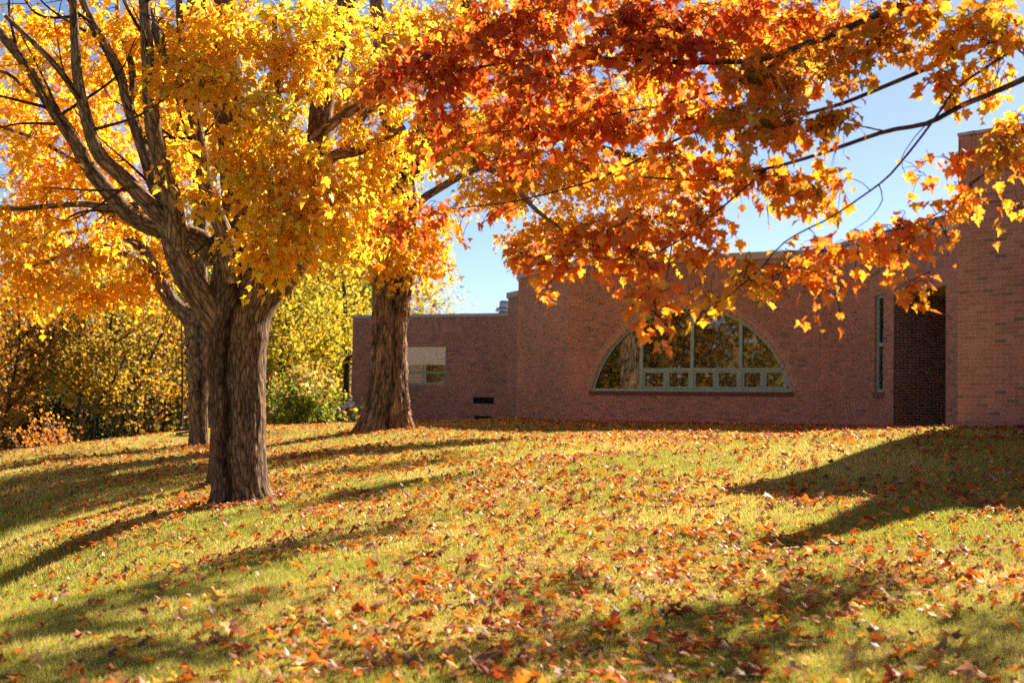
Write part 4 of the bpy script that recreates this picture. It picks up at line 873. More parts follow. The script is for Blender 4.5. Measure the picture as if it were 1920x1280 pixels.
def fourth_maple():
    D = 23.6; m = 113.0
    T = Tree('maple_tree', P(430, 905, D), 'maple with its dark trunk almost hidden right behind the split trunk', 'tree', leaf=.11, level=0, spray=.75, nleaf=24)
    c, h = trunk_profile(T.root, [(915, 382, 478), (903, 386, 474), (880, 391, 470), (820, 394, 468), (700, 397, 466), (560, 402, 462), (450, 408, 458)], D, MBARK, ratio=.95, nt=90, nz=120, ridge=.05, flare=[(-80, .5, .08, .2), (80, .5, .1, .2)], seed=90)
    T.add_sk(c[-10:], h[-10:] * .5)
    lb = lambda pts, r0, r1, k=10, **kw: T.limb(pp(D, *pts), r0 / m, r1 / m, k, **kw)
    lb([(433, 470), (436, 380), (432, 300, .2), (415, 200, .3), (395, 100, .3), (385, 0, .3), (382, -60, .3)], 24, 12, 12, m=MBARK)
    lb([(436, 430), (470, 350, .6), (520, 270, 1), (560, 180, 1.3), (590, 80, 1.5), (600, -20, 1.6)], 14, 7)
    lb([(430, 330), (380, 280, .6), (300, 210, 1), (230, 150, 1.2)], 10, 5)
    A = []; PL = []
    def bl(px, py, dd, rx, ry, n, pal=YEL, rd=None):
        q = blob(px, py, D + dd, rx, ry, n, rd); A.extend(q); PL.extend([pal] * n)
    bl(520, 240, 1.5, 100, 80, 9, YEL); bl(600, 330, 1.2, 80, 70, 8, YEL); bl(560, 90, 1.6, 120, 70, 9); bl(420, 120, 1.2, 100, 100, 10, YEL); bl(340, 260, 1.2, 60, 80, 30, YORG); bl(290, 140, 1.4, 70, 70, 22, YORG); bl(480, 380, 1.0, 70, 50, 8, YEL)
    bl(350, -120, 1, 220, 100, 16, YEL, 2.0)
    T.crown(A, PL, rt=.013, maxlen=4); T.finish()
fourth_maple()

# ------------------------------------------------------------------ red maple, its trunk beyond the right edge
def red_maple():
    base = np.array([7.2, 11.6, 0]); base[2] = g1(base[0], base[1])
    T = Tree('maple_tree', base, 'red and orange maple whose boughs hang in from the upper right over the lawn', 'tree', leaf=.080, level=2, spray=.40, nleaf=13, droop=1.05)
    zt = base[2]
    tr = T.limb([base - [0, 0, .4], base + [0, 0, .3], base + [.0, .05, 1.5], base + [-.1, .1, 3.2], base + [-.2, .2, 5.0], base + [-.3, .1, 7.5]], .34, .16, 24, m=MBARK, n=70, name='trunk', wob=.01)
    hub = base + np.array([-.15, .12, 3.6]); hub2 = base + np.array([-.22, .15, 5.0])
    sc = 249.0
    def lb(pts, r0, r1, k=8, start=None, **kw):
        q = [P(a[0], a[1], a[2]) for a in pts]
        if start is not None: q = [start] + q
        return T.limb(q, r0, r1, k, m=MTWIG, wob=.012, **kw)
    R1 = lb([(2200, 20, 11.4), (1920, 150, 11.0), (1810, 195, 10.9), (1740, 230, 10.8), (1660, 246, 10.8), (1560, 280, 10.8), (1440, 315, 10.8), (1330, 338, 10.9), (1210, 332, 11)], .05, .007, start=hub)
    R2 = lb([(1800, 160, 10.9), (1765, 205, 10.7), (1735, 248, 10.6), (1685, 310, 10.4), (1648, 345, 10.3), (1560, 405, 10.1), (1470, 455, 9.9), (1430, 500, 9.8), (1380, 540, 9.7), (1340, 575, 9.7)], .014, .004, start=P(1950, 60, 11.2))
    R3 = lb([(1560, 200, 11.2), (1440, 215, 11.3), (1310, 243, 11.4), (1200, 298, 11.6), (1130, 330, 11.7), (1060, 352, 11.8), (960, 378, 12), (880, 388, 12.1), (790, 402, 12.3), (720, 420, 12.4)], .022, .004, start=P(1900, 60, 11.3))
    R4 = lb([(2100, -160, 11.2), (1900, -70, 11), (1750, -20, 10.9), (1650, 25, 10.8), (1560, 65, 10.7), (1500, 85, 10.7), (1420, 112, 10.8), (1300, 118, 10.9), (1150, 110, 11.2), (1000, 110, 11.6), (850, 130, 12), (700, 125, 12.4)], .055, .006, start=hub2)
    lb([(1900, -70, 11), (1700, -120, 10.4), (1450, -100, 10.3), (1200, -40, 10.6), (1000, 20, 11)], .035, .006)
    lb([(1500, 85, 10.7), (1400, 150, 10.9), (1280, 190, 11.1), (1150, 215, 11.4), (1000, 240, 11.7), (870, 255, 12)], .014, .004)
    lb([(1660, 246, 10.8), (1580, 230, 10.4), (1500, 225, 10.2), (1430, 240, 10.1)], .008, .003)
    lb([(1440, 315, 10.8), (1340, 400, 10.4), (1260, 460, 10.2), (1180, 490, 10.1), (1100, 480, 10.2), (1010, 480, 10.4), (950, 510, 10.6)], .010, .003)
    lb([(1260, 460, 10.2), (1250, 520, 9.9), (1235, 570, 9.7)], .006, .003)
    lb([(1648, 345, 10.3), (1655, 375, 10.2), (1630, 410, 10.1), (1600, 430, 10)], .005, .002)
    lb([(2150, 230, 10.8), (1960, 260, 10.7), (1880, 300, 10.6), (1830, 340, 10.5), (1790, 375, 10.4), (1740, 410, 10.2), (1680, 430, 10.1), (1600, 445, 10)], .018, .003, start=hub)
    lb([(1680, 430, 10.1), (1690, 490, 9.9), (1700, 540, 9.8)], .004, .002)
    lb([(1740, 230, 10.8), (1712, 262, 10.7), (1690, 300, 10.6), (1700, 330, 10.5)], .005, .002)
    A = []; PL = []
    def bl(px, py, Dd, rx, ry, n, pal=RED, rd=None):
        n = max(2, int(round(n * .52))); q = blob(px, py, Dd, rx * .82, ry * .8, n, rd); A.extend(q); PL.extend([pal] * n)
    bl(850, 130, 12, 120, 50, 42); bl(745, 115, 12.3, 60, 26, 14); bl(720, 165, 12.3, 40, 24, 7, ORG); bl(950, 60, 11.6, 120, 55, 40); bl(1050, 130, 11.3, 120, 70, 50); bl(1000, 215, 11.7, 130, 55, 46); bl(900, 230, 12, 90, 45, 24, RED); bl(820, 235, 12.1, 40, 40, 8); bl(1150, 220, 11.4, 110, 60, 42)
    bl(1180, 70, 11, 120, 70, 46); bl(1300, 90, 10.9, 110, 70, 42, RED); bl(1300, 200, 11.1, 110, 50, 38, ORG); bl(1420, 120, 10.7, 90, 60, 34, OLIV); bl(1430, 235, 10.2, 110, 50, 40, OLIV); bl(1540, 230, 10.5, 70, 40, 20, OLIV); bl(1560, 110, 10.7, 80, 50, 22, OLIV)
    bl(1650, 70, 10.8, 90, 50, 24, OLIV); bl(1760, 60, 10.9, 90, 60, 26, YO2); bl(1760, 140, 10.9, 60, 40, 12, OLIV); bl(1870, 60, 11, 70, 55, 18, YO2); bl(1850, 130, 11, 50, 26, 8, YO2)
    bl(1260, 290, 11, 60, 26, 9, ORG); bl(1350, 320, 10.9, 80, 36, 20, ORG); bl(1440, 330, 10.8, 80, 36, 22, OLIV); bl(1545, 345, 10.5, 70, 26, 14, OLIV); bl(1290, 400, 10.5, 80, 36, 20, ORG); bl(1190, 425, 10.3, 90, 40, 22, ORG); bl(1090, 455, 10.2, 80, 34, 18, ORG); bl(985, 490, 10.5, 40, 34, 9, ORG); bl(1060, 500, 10.3, 50, 22, 8, ORG)
    bl(1170, 490, 10.1, 70, 18, 8, ORG); bl(1300, 470, 10.1, 60, 16, 4, ORG); bl(1235, 545, 9.8, 26, 26, 5, ORG); bl(1215, 575, 9.7, 16, 12, 2, ORG)
    bl(1410, 530, 9.8, 36, 26, 6, YO2); bl(1355, 560, 9.7, 22, 14, 3, YO2); bl(1470, 500, 9.9, 50, 36, 9, ORG); bl(1555, 530, 9.9, 36, 24, 4, ORG); bl(1540, 460, 10, 50, 22, 6, ORG)
    bl(1620, 450, 10, 60, 24, 9, ORG); bl(1690, 430, 10.1, 60, 34, 14, ORG); bl(1760, 395, 10.3, 34, 22, 5, ORG); bl(1810, 360, 10.5, 30, 26, 6, ORG); bl(1700, 545, 9.8, 24, 10, 3, ORG)
    bl(1870, 290, 10.6, 60, 50, 16, OLIV); bl(1910, 230, 10.7, 40, 50, 10, YO2); bl(1800, 290, 10.6, 20, 20, 3, ORG); bl(1730, 310, 10.6, 14, 22, 3, ORG); bl(1900, 370, 10.6, 26, 26, 4, YO2)
    bl(760, 410, 12.3, 55, 30, 13, RED); bl(840, 395, 12.2, 40, 18, 7, RED); bl(940, 392, 12, 36, 14, 4, RED); bl(700, 440, 12.4, 30, 18, 4, ORG); bl(1320, 440, 10.3, 30, 30, 3, ORG)
    bl(1000, 10, 11.6, 160, 30, 30); bl(1200, 15, 11.3, 140, 30, 30); bl(1380, 30, 11.1, 120, 40, 30, RED); bl(1520, 30, 10.9, 110, 40, 26, ORG); bl(1680, 25, 10.9, 120, 30, 24, OLIV); bl(860, 60, 12.2, 110, 40, 26); bl(740, 150, 12.5, 60, 40, 16); bl(1450, 170, 10.8, 100, 40, 24, OLIV); bl(1850, 20, 11, 80, 30, 14, OLIV); bl(1100, 290, 11.5, 90, 26, 14, ORG); bl(960, 290, 11.8, 90, 26, 14, RED)
    bl(1250, -90, 10.6, 420, 80, 80, RED, 1.6); bl(1700, -80, 10.8, 220, 70, 36, ORG, 1.5)
    # the rest of the crown, beyond the frame to the right and overhead
    for c_, r_, n_ in ((hub + [1, -1, 3], 2.2, 60), (hub + [-1.2, -1.6, 3.2], 1.8, 50), (hub + [1.5, 2, 3], 2.0, 40), (hub + [-2.2, 0, 4.6], 2.2, 50), (hub + [0, 0, 5.5], 2.2, 40)):
        v = unit(rng.normal(0, 1, (n_, 3))) * rng.random((n_, 1)) ** .4 * r_ * np.array([1, 1, .6]); A.extend(c_ + v); PL.extend([ORG] * n_)
    # boughs above the frame, unseen; leaf clumps added to shade the near lawn
    up = [hub2 + np.array([-.6, 1.2, 1.0]), hub2 + np.array([-1.6, 3.2, 2.2]), hub2 + np.array([-3.2, 5.0, 3.0]), hub2 + np.array([-5.0, 6.0, 3.4])]
    T.limb([hub2] + up, .09, .03, 8); T.limb([hub2, hub2 + [-1.6, .6, 1.6], hub2 + [-3.6, 1.8, 2.6], hub2 + [-5.5, 2.6, 3.0]], .08, .03, 8); T.limb([up[1], up[1] + [1.0, 2.0, .8], up[1] + [1.2, 4, 1.2]], .05, .02, 8)
    for px, py, H, rr, n in SHADE:
        g = ground_hit(px, py); c_ = g + sun_dir * (H / sun_dir[2]); v = unit(rng.normal(0, 1, (n, 3))) * rng.random((n, 1)) ** .4 * rr * np.array([1, 1, .7]); A.extend(c_ + v); PL.extend([ORG] * n)
    T.crown(A, PL, rt=.006, twig_k=4, maxlen=5); T.finish()
SHADE = [(30, 1205, 7.6, 0.61, 20), (110, 1172, 7.7, 0.61, 20), (200, 1135, 7.5, 0.69, 23), (290, 1105, 7.6, 0.69, 23), (370, 1075, 7.4, 0.69, 23), (450, 1052, 7.6, 0.69, 20), (540, 1030, 7.5, 0.69, 20), (620, 1012, 7.6, 0.65, 17), (690, 1000, 7.5, 0.59, 13),
         (60, 1262, 7.4, 0.49, 13), (170, 1250, 7.5, 0.49, 13), (340, 1180, 7.5, 0.49, 9), (330, 1250, 7.4, 0.49, 12), (520, 1120, 7.4, 0.49, 9),
         (1040, 1110, 7.2, 0.36, 9), (1000, 1190, 7.1, 0.42, 10), (1080, 1240, 7.1, 0.47, 14), (1180, 1215, 7.2, 0.42, 10), (1270, 1250, 7.1, 0.47, 16), (1390, 1160, 7.2, 0.47, 14), (1470, 1135, 7.3, 0.47, 14), (1560, 1115, 7.3, 0.47, 14), (1650, 1100, 7.2, 0.44, 10), (1480, 1230, 7.1, 0.47, 10), (1380, 1262, 7.1, 0.42, 10), (900, 1262, 7.1, 0.42, 9), (1310, 1170, 7.2, 0.39, 9),
         (1890, 1160, 7.2, 0.50, 14), (1820, 1215, 7.1, 0.44, 14), (1740, 1255, 7.1, 0.42, 10), (1900, 1262, 7.1, 0.50, 14), (760, 1240, 7.2, 0.39, 7)]
red_maple()

# ------------------------------------------------------------------ woods and shrubs
GRN = [((.10, .13, .018), 4), ((.15, .17, .02), 3), ((.36, .33, .03), 1.2), ((.06, .09, .016), 3)]
OLV = [((.33, .23, .024), 4), ((.52, .31, .026), 3), ((.19, .16, .02), 3), ((.60, .36, .03), 1.2)]
GLD = [((.60, .30, .02), 4), ((.48, .21, .018), 3), ((.66, .36, .026), 1.5), ((.22, .14, .018), 3)]
YGW = [((.62, .45, .03), 4), ((.44, .38, .028), 3), ((.24, .26, .024), 3), ((.70, .40, .028), 1.5)]
BRN = [((.28, .13, .025), 3), ((.18, .085, .02), 3), ((.42, .19, .025), 1.5)]
DGR = [((.035, .06, .02), 4), ((.06, .085, .025), 3), ((.09, .11, .025), 1)]
def _dim(pal, k): return [(tuple(v * k for v in c), w_) for c, w_ in pal]
FGLD = GLD
GLD, OLV, GRN = _dim(GLD, .85), _dim(OLV, 1.0), _dim(GRN, 1.25)
def cloud(cs, r, n, pal, size, flat=.75):
    k = rng.integers(len(cs), size=n); v = rng.normal(0, 1, (n, 3)) * np.array([1, 1, flat]) * np.asarray(r)[k][:, None] * .62
    pos = cs[k] + v; tip = rng.normal(0, 1, (n, 3)) + [0, 0, -.7]; nr = rng.normal(0, .7, (n, 3)) + [0, 0, 1]
    return pos, tip, nr, size * rng.uniform(.6, 1.35, n), pick(pal, n, .25)
def far_tree(x, y, h, cw, pal, label, name='woods_tree', n=1700, tr=0.075, low=.25, size=.125, fork=False, lean=0., bare=.0, group='trees at the edge of the woods'):
    z = g1(x, y); T = thing(name, (x, y, z), label, 'tree', group); a = Acc(); sk = []
    top = np.array([x + lean * h, y, z + h * .9]); c = catmull([(x, y, z - .3), (x + .1 * rng.normal() , y, z + h * .3), (x + lean * h * .6 + .2 * rng.normal(), y, z + h * .6), top], 24)
    a.tube(c, np.linspace(tr, tr * .2, 24), 8); sk.append(c[8:])
    nb = 12 if not bare else 18
    for k in range(nb):
        i = rng.integers(int(24 * low), 22); L_ = cw * rng.uniform(.55, 1.05) * (1 - .5 * (i / 24)); an = rng.uniform(0, 2 * math.pi); e = c[i] + np.array([math.cos(an) * L_, math.sin(an) * L_, L_ * rng.uniform(.25, .9)])
        cc = catmull([c[i], (c[i] + e) / 2 + [0, 0, -.08 * L_], e], 9); a.tube(cc, np.linspace(tr * .38, tr * .06, 9), 5); sk.append(cc[3:])
    if fork:
        e = c[9] + np.array([cw * .7, 0, h * .4]); cc = catmull([c[9], (c[9] + e) / 2 + [.1, 0, -.2], e], 12); a.tube(cc, np.linspace(tr * .7, tr * .2, 12), 7); sk.append(cc[3:])
    a.build('trunk', MBARKD, T, use_col=True)
    sk = np.vstack(sk); sk = sk[sk[:, 2] > z + h * low * .8]
    cs = sk[rng.integers(len(sk), size=70)]; r = rng.uniform(.35, .85, 70) * cw * .34
    p_, t_, n_, s_, c_ = cloud(cs, r * 1.35, int(1.9 * n * (1 - bare)), pal, size)
    V, Fq, C = leaves_mesh(p_, t_, n_, s_, c_, 0); add_mesh('crown', V, [Fq], MLEAF, T, None, C, smooth=False)
    return T
def gx(px, D): return float(P(px, 800, D)[0])
WT = [ # px, D, height, crown width, palette, label, opts
 (-20, 50, 9.5, 3.2, GLD, 'gold leaved tree with a dark trunk at the far left end of the woods', dict(tr=0.098)),
 (60, 56, 10, 3.2, GLD, 'gold tree standing behind the orange twiggy sapling', dict(tr=0.128)),
 (18, 46, 8, 2.4, BRN, 'brown leaved tree with a dark forked trunk left of the sapling', dict(tr=0.090, fork=True)),
 (112, 62, 10.5, 3.4, FGLD, 'gold brown tree between the sapling and the slender dark trunk', dict(tr=0.112)),
 (145, 47, 6.6, 2.3, OLV, 'slender dark trunk with a short broken limb and yellow green leaves', dict(tr=0.105, low=.5, fork=True)),
 (185, 55, 9.5, 3.0, GRN, 'green tree just right of the slender dark trunk', dict(tr=0.120)),
 (215, 49, 8.5, 2.6, OLV, 'thin tree with a forking dark stem left of the weathered bench', dict(tr=0.112, fork=True, low=.35)),
 (250, 60, 10, 3.2, GRN, 'deep green tree in the middle of the woods edge', dict(tr=0.135, n=2100)),
 (275, 51, 8.0, 2.5, GLD, 'small gold tree in front of the deep green one', dict(tr=0.098, low=.3)),
 (305, 57, 9.5, 3.0, GRN, 'leafy green tree directly behind the weathered bench', dict(tr=0.105, low=.15)),
 (340, 66, 11, 3.6, GLD, 'tall gold tree behind the slim pale trunk', dict(tr=0.135)),
 (100, 51, 4.2, 1.7, DGR, 'low dark evergreen behind the orange sapling', dict(tr=0.068, low=.05, n=1900)),
 (30, 52, 3.6, 1.6, BRN, 'low brown leaved tree at the left end of the woods', dict(tr=0.060, low=.1, n=700)),
 (230, 54, 4.6, 1.9, DGR, 'low dark evergreen left of the bench under the green tree', dict(tr=0.075, low=.05, n=1700)),
 (170, 66, 11.5, 3.4, GLD, 'tall gold tree rising above the slender dark trunk', dict(tr=0.150)),
 (395, 62, 10.5, 3.4, OLV, 'olive tree seen between the two left trunks', dict(tr=0.128)),
 (530, 58, 10.5, 3.2, YGW, 'yellow green tree above the big round shrub', dict(tr=0.135, low=.18, n=2600)),
 (600, 66, 12.5, 4.0, YGW, 'tall yellow green tree left of the brick wing corner', dict(tr=0.165, low=.15, n=3400)),
 (648, 62, 10.5, 3.0, YGW, 'bright yellow tree with a brown trunk beside the brick wing corner', dict(tr=0.165, low=.12, n=2400, lean=-.05)),
 (500, 70, 11.5, 3.4, OLV, 'olive green tree just right of the split trunk', dict(tr=0.150, n=2200)),
 (560, 76, 13, 3.8, GLD, 'gold tree far behind the yellow green ones', dict(tr=0.150, n=2200)),
 (455, 64, 11, 3.3, GRN, 'green tree hidden mostly behind the split trunk', dict(tr=0.135)),
 (710, 84, 13, 3.6, YGW, 'yellow green tree rising over the far brick roof left of the shaggy trunk', dict(tr=0.150, n=2200)),
 (785, 82, 11.6, 3.2, YGW, 'yellow tree rising over the far brick roof right of the shaggy trunk', dict(tr=0.150, n=2600)),
]
for px, D, h, cw, pal, lab, o in WT: far_tree(gx(px, D), D, h, cw, pal, lab, **o)

def woods():
    a = Acc(); Ps = []
    for _ in range(170):
        D = rng.uniform(72, 135); px = rng.uniform(-420, 672); x = gx(px, D); z = g1(x, D); h = rng.uniform(8, 15) * (1 if px > 330 else .9); tr = rng.uniform(.08, .2)
        c = catmull([(x, D, z - .3), (x + rng.normal() * .3, D, z + h * .5), (x + rng.normal() * .5, D, z + h * .9)], 8); a.tube(c, np.linspace(tr, tr * .3, 8), 5)
        cs = c[3:] + rng.normal(0, 1, (5, 3)) * [1.3, 1.3, .8]; Ps.append(cloud(cs, np.full(5, rng.uniform(1.4, 2.4)), 620, [GLD, OLV, GLD, GRN, BRN, GLD][rng.integers(6)], .3))
    for _ in range(55):                                      # slender poles along the edge
        D = rng.uniform(46, 72); px = rng.uniform(-120, 400); x = gx(px, D); z = g1(x, D); h = rng.uniform(4, 9); tr = rng.uniform(.03, .075)
        c = catmull([(x, D, z - .2), (x + rng.normal() * .12, D, z + h * .5), (x + rng.normal() * .3, D, z + h)], 8); a.tube(c, np.linspace(tr, tr * .3, 8), 5)
        for k in range(3):
            e = c[4 + k] + np.array([rng.normal() * 1.0, rng.normal() * .6, rng.uniform(.2, .9)]); a.tube(np.array([c[4 + k], (c[4 + k] + e) / 2 + [0, 0, -.05], e]), [tr * .4, tr * .3, .008], 4)
    for _ in range(160):                                     # undergrowth on the slope below the lawn
        D = rng.uniform(48, 70); px = rng.uniform(-300, 672); x = gx(px, D); z = g1(x, D)
        Ps.append(cloud(np.array([[x, D, z + .5]]) + rng.normal(0, .5, (4, 3)) * [1.5, 1.5, .6], np.full(4, .8), 130, [BRN, GRN, DGR, OLV][rng.integers(4)], .2))
    for _ in range(110):                                     # the woods carry on past the left of the frame
        x = rng.uniform(-75, -30); y = rng.uniform(-36, 24); z = g1(x, y); h = rng.uniform(10, 16); tr = rng.uniform(.1, .22)
        c = catmull([(x, y, z - .3), (x + rng.normal() * .3, y, z + h * .5), (x + rng.normal() * .5, y, z + h * .9)], 8); a.tube(c, np.linspace(tr, tr * .3, 8), 5)
        cs = c[2:] + rng.normal(0, 1, (6, 3)) * [1.5, 1.5, .9]; Ps.append(cloud(cs, np.full(6, rng.uniform(1.8, 2.8)), 420, [FGLD, YGW, FGLD, OLV, BRN, OLV][rng.integers(6)], .5))
    p_, t_, n_, s_, c_ = [np.concatenate(v) for v in zip(*Ps)]
    V, Fq, C = leaves_mesh(p_, t_, n_, s_, c_, 0)
    o = add_mesh('woods', V, [Fq], MLEAF, None, None, C, smooth=False); tag(o, 'mass of autumn woods beyond the lawn on the left', 'woods', kind='stuff')
    o = a.build('woods_trunks', MBARKD, use_col=True); tag(o, 'dim trunks deep inside the autumn woods', 'woods', kind='stuff')
woods()

def shrub(px, D, wpx, hpx, label, pals, n, name='shrub', size=.10, ybase=800):
    c = P(px, ybase, D); x = c[0]; z = g1(x, D); sc = D / F; w_ = wpx * sc / 2; h = hpx * sc
    T = thing(name, (x, D, z), label, 'shrub'); a = Acc(); cs = []; r = []
    for k in range(46):
        an = rng.uniform(0, 2 * math.pi); q = rng.random() ** .6; el = rng.random() ** .8
        e = np.array([x + math.cos(an) * w_ * q * math.sin(math.pi * min(.93, .25 + .6 * (1 - el))), D + math.sin(an) * w_ * q, z + h * (.08 + .86 * el * (1 - .35 * q * q))])
        cc = catmull([(x + rng.normal() * .2, D + rng.normal() * .2, z - .1), (x + (e[0] - x) * .45, D + (e[1] - D) * .45, z + (e[2] - z) * .6), e], 8); a.tube(cc, np.linspace(.022, .005, 8), 4); cs += [e, cc[5]]; r += [.34, .3]
    a.build('stems', MTWIG, T, use_col=True); cs = np.array(cs)
    p_, t_, n_, s_, _ = cloud(cs, np.array(r) * w_ * .55, n, GRN, size, .9)
    hh = (p_[:, 2] - z) / h; up = rng.random(n) < np.clip((hh - .42) * 1.6, 0.06, .9); C = pick(pals[0], n, .25); C[up] = pick(pals[1], int(up.sum()), .25)
    V, Fq, C = leaves_mesh(p_, t_, n_, s_, C, 0); add_mesh('foliage', V, [Fq], MLEAF, T, None, C, smooth=False)
SHO = [((.72, .36, .12), 3), ((.66, .48, .14), 3), ((.62, .30, .05), 2), ((.3, .28, .05), 2)]
SHG = [((.16, .22, .03), 4), ((.2, .24, .02), 2), ((.36, .38, .03), 1.5)]
shrub(562, 47, 165, 156, 'big round shrub with orange tips above dark green leaves', (SHG, SHO), 5200, size=.115)
shrub(640, 52, 46, 40, 'small pale leaved shrub at the corner of the brick wing', (SHG, [((.6, .5, .3), 3), ((.5, .4, .1), 2)]), 900, size=.08)
def sapling():
    D = 39.5; x = gx(100, D); z = g1(x, D); T = thing('sapling', (x, D, z), 'twiggy sapling clump with sparse orange leaves at the left lawn edge', 'sapling'); a = Acc(); cs = []
    for k in range(30):
        px = rng.uniform(40, 150); b = np.array([gx(px * .8 + 20, D), D + rng.normal() * .4, z - .2]); e = b + np.array([rng.normal() * .25 - .1, rng.normal() * .2, rng.uniform(.5, 1.35) * (1 - .3 * abs(px - 95) / 60)])
        cc = catmull([b, (b + e) / 2 + rng.normal(0, .05, 3), e], 8); a.tube(cc, np.linspace(.014, .003, 8), 4); cs += list(cc[3:])
        for q in range(3):
            f = cc[rng.integers(3, 8)]; e2 = f + rng.normal(0, .16, 3) + [0, 0, .1]; a.tube(np.array([f, (f + e2) / 2, e2]), [.006, .004, .002], 3); cs.append(e2)
    a.build('stems', simple('pale_twig', (.30, .21, .16), .8), T)
    p_, t_, n_, s_, c_ = cloud(np.array(cs), np.full(len(cs), .13), 330, [((.75, .28, .02), 3), ((.8, .38, .03), 2), ((.6, .2, .03), 1)], .085)
    V, Fq, C = leaves_mesh(p_, t_, n_, s_, c_, 0); add_mesh('foliage', V, [Fq], MLEAF, T, None, C, smooth=False)
sapling()
def bench():
    D = 38.5; c = P(342, 815, D); x0 = P(327, 815, D)[0]; x1 = P(364, 815, D)[0]; z = g1(c[0], D)
    T = thing('bench', (c[0], D, z), 'weathered dark wooden bench leaning beside the slim pale trunk', 'bench'); k = D / F
    def plank(name, pa, pb, th, dep, off=0.):
        A0 = P(*pa, D + off); B0 = P(*pb, D + off); a = Acc(); q = np.array([0, dep, .0]); u = np.array([0, 0, th])
        a.box([A0 - u, B0 - u, B0 - u + q, A0 - u + q, A0, B0, B0 + q, A0 + q]); a.build(name, MWOODB, T, smooth=False)
    plank('backrest', (326, 804), (368, 800), .075, .06, .35); plank('seat', (330, 811), (368, 805), .05, .36, 0)
    for px in (332, 361):
        t0 = P(px, 811 if px < 345 else 807, D); zb = g1(t0[0], D); a = Acc(); a.abox(t0[0] - .07, t0[0] + .07, D + .04, D + .40, zb - .1, t0[2] - .055); a.build('leg', MWOODB, T, smooth=False)
bench()

# ------------------------------------------------------------------ lawn: grass blades and fallen leaves
def sample_lawn(n, y0, y1, power, margin=.03, xm=1.2):
    """points on the lawn in a wedge a little wider than the view; density falls with distance as y**-power"""
    u = rng.random(n); e = 2 - power                       # area element grows with y
    y = (y0 ** e + u * (y1 ** e - y0 ** e)) ** (1 / e) if abs(e) > 1e-6 else y0 * (y1 / y0) ** u
    t = rng.uniform(-(.36 + margin), .36 + margin, n); x = t * y + rng.uniform(-xm, xm, n)
    return x, y
def on_lawn(x, y):
    ok = np.ones(len(x), bool)
    def right_of(p, q): return (q[0] - p[0]) * (y - p[1]) - (q[1] - p[1]) * (x - p[0])
    # keep out of the buildings: behind any of the wall planes
    inb = (right_of(PA, PB) > -.02) & (x > 1.66) & (x < 8.3); inb |= (right_of(P0, PA) > -.02) & (y > 42.0) & (x > .1) & (x < 1.7); inb |= (right_of(PB, PC) > -.02) & (y > 28) & (y < 38.4)
    inb |= (right_of(A_, A2) > -.02) & (x > 7.2) & (y > 22.1) & (y < 27.5); inb |= (y > 55.8 - .45 * (x + 6.35)) & (x > -6.4) & (x < 3)
    return ok & ~inb
def grass():
    Vs = []; Cs = []
    for n, y0, y1, hw, hh in ((330000, 6.6, 13, .0032, .042), (330000, 13, 24, .0058, .045), (260000, 24, 46, .011, .05)):
        x, y = sample_lawn(n, y0, y1, 1.4); ok = on_lawn(x, y); x, y = x[ok], y[ok]
        bank = np.clip((-x - .30 * y) / .8, 0, 1) * (y < 30)
        pt = fbm(x * .8, y * .8, 101, 4); pt2 = fbm(x * 3.1, y * 3.1, 105, 3)
        z = gz(x, y) + (fbm(x * .9, y * .9, 3) - .47) * .05 * ((np.abs(x) < 16))
        m = len(x); h = hh * rng.uniform(.45, 1.35, m) * (.6 + .8 * pt2) * (1 + 1.6 * bank * rng.random(m)); an = rng.uniform(0, 2 * math.pi, m); ln = rng.uniform(.1, .9, m) * h
        b = np.stack([x, y, z - .006], 1); sd = np.stack([np.cos(an), np.sin(an), np.zeros(m)], 1) * (hw * rng.uniform(.6, 1.3, m))[:, None]; a2 = rng.uniform(0, 2 * math.pi, m)
        tp = b + np.stack([np.cos(a2) * ln, np.sin(a2) * ln, h], 1)
        Vs.append(np.stack([b - sd, b + sd, tp], 1).reshape(-1, 3))
        straw = np.clip((pt - .42) * 2.4 + .15 + rng.normal(0, .35, m), 0, 1)[:, None]
        g = np.array([.38, .39, .055]) * (1 - straw) + np.array([.72, .575, .17]) * straw; g *= rng.uniform(.65, 1.25, (m, 1))
        Cs.append(np.repeat(g, 3, 0))
    V = np.concatenate(Vs); C = np.concatenate(Cs); Fq = np.arange(len(V)).reshape(-1, 3)
    o = add_mesh('grass', V, [Fq], MGRASS, None, None, C, smooth=False); tag(o, 'short yellow green grass covering the lawn', 'grass', kind='stuff')
grass()
FALL = {'orange': ((.70, .20, .02), (.78, .28, .03)), 'rust red': ((.42, .07, .015), (.50, .11, .02)), 'tan': ((.52, .30, .17), (.46, .24, .13)), 'brown': ((.20, .085, .035), (.27, .11, .05)), 'yellow': ((.78, .46, .05), (.74, .38, .03))}
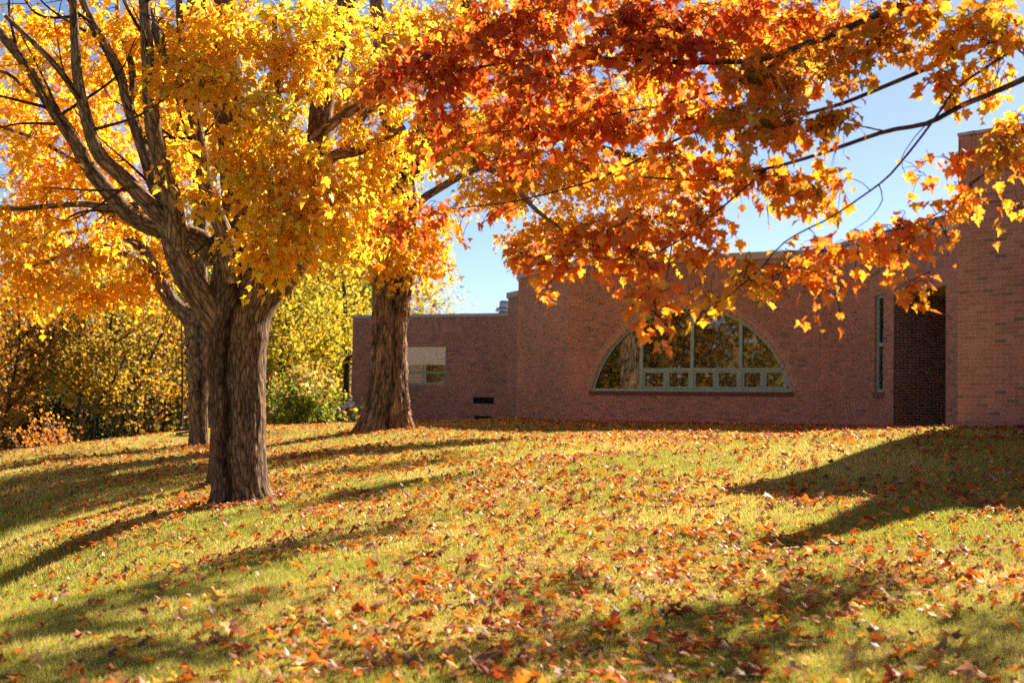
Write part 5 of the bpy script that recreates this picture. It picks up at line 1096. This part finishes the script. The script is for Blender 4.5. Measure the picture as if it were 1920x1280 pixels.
def fallen():
    xs, ys = sample_lawn(37000, 6.8, 42, .62); cl = fbm(xs * .55, ys * .55, 131, 4); keep = rng.random(len(xs)) < np.clip((cl - .27) * 3.0, .2, 1)
    ok = on_lawn(xs, ys) & keep; xs, ys = xs[ok], ys[ok]
    xa = []; ya = []                                       # drifts against the walls and in the alcove
    for (p, q, n, wd) in ((PA, PB, 420, .35), (P0, PA, 160, .35), (PB, PC, 420, .35), (A_, A2, 60, .3)):
        t = rng.random(n)[:, None]; d = (q - p) / np.linalg.norm(q - p); nn = np.array([d[1], -d[0]]); w_ = p + (q - p) * t + nn * (np.abs(rng.normal(0, wd, n)) + .05)[:, None]; xa.append(w_[:, 0]); ya.append(w_[:, 1])
    for (px, py, D, r_, k_) in ((452, 940, 20.0, .75, 170), (716, 805, 36.4, 1.1, 220), (372, 838, 36.0, .6, 90), (430, 903, 23.6, .7, 60)):   # gathered round the trunks
        c_ = P(px, py, D); an_ = rng.uniform(0, 2 * math.pi, k_); rr_ = r_ * (.55 + np.abs(rng.normal(0, .45, k_))); xa.append(c_[0] + np.cos(an_) * rr_); ya.append(c_[1] + np.sin(an_) * rr_)
    for _ in range(1):
        u = rng.uniform(alc[0] + .1, alc[1] - .1, 260); d = rng.uniform(-2.0, .2, 260); q = WO2.p0 + WO2.d * u[:, None] + WO2.n * d[:, None]; xa.append(q[:, 0]); ya.append(q[:, 1])
    xs = np.concatenate([xs, *xa]); ys = np.concatenate([ys, *ya]); n = len(xs)
    zs = gz(xs, ys) + (fbm(xs * .9, ys * .9, 3) - .47) * .05 + rng.uniform(.028, .06, n)
    an = rng.uniform(0, 2 * math.pi, n); tilt = np.abs(rng.normal(0, .44, n)); a2 = rng.uniform(0, 2 * math.pi, n)
    nr = np.stack([np.cos(a2) * np.sin(tilt), np.sin(a2) * np.sin(tilt), np.cos(tilt)], 1); tip = np.stack([np.cos(an), np.sin(an), rng.normal(0, .25, n)], 1)
    size = .083 * np.clip(rng.normal(1, .28, n), .45, 1.7); pos = np.stack([xs, ys, zs], 1)
    kinds = list(FALL); kd = rng.choice(len(kinds), n, p=[.32, .20, .22, .18, .08])
    C = np.array([FALL[kinds[k]][rng.integers(2)] for k in kd]) * rng.uniform(.8, 1.15, (n, 1))
    px = (xs / ys) * F; py = (EYE - zs) / ys * F + 156
    vis = (np.abs(px) < 940) & (py < 625)
    score = np.where(vis, size / ys, 0); top = np.argsort(-score)[:300]; rest = np.setdiff1d(np.arange(n), top)
    for k in top:
        V, Fq, c = leaves_mesh(pos[k:k + 1], tip[k:k + 1], nr[k:k + 1], size[k:k + 1], C[k:k + 1], 2, 1.5)
        o = add_mesh('fallen_leaf', V, [Fq], MFALL, None, None, c, smooth=False, origin=pos[k]); cn = kinds[kd[k]]
        tag(o, '%s maple leaf fallen on the near lawn grass' % cn, 'leaf', '%s leaves fallen on the near lawn' % cn)
    nearm = ys[rest] < 15
    out = [leaves_mesh(pos[r], tip[r], nr[r], size[r], C[r], lv, 1.5) for r, lv in ((rest[nearm], 1), (rest[~nearm], 0))]
    V = np.vstack([out[0][0], out[1][0]]); Fq = np.vstack([out[0][1], out[1][1] + len(out[0][0])]); c = np.vstack([out[0][2], out[1][2]])
    o = add_mesh('leaf_litter', V, [Fq], MFALL, None, None, c, smooth=False); tag(o, 'scattered fallen maple leaves covering the rest of the lawn', 'leaf litter', kind='stuff')
fallen()
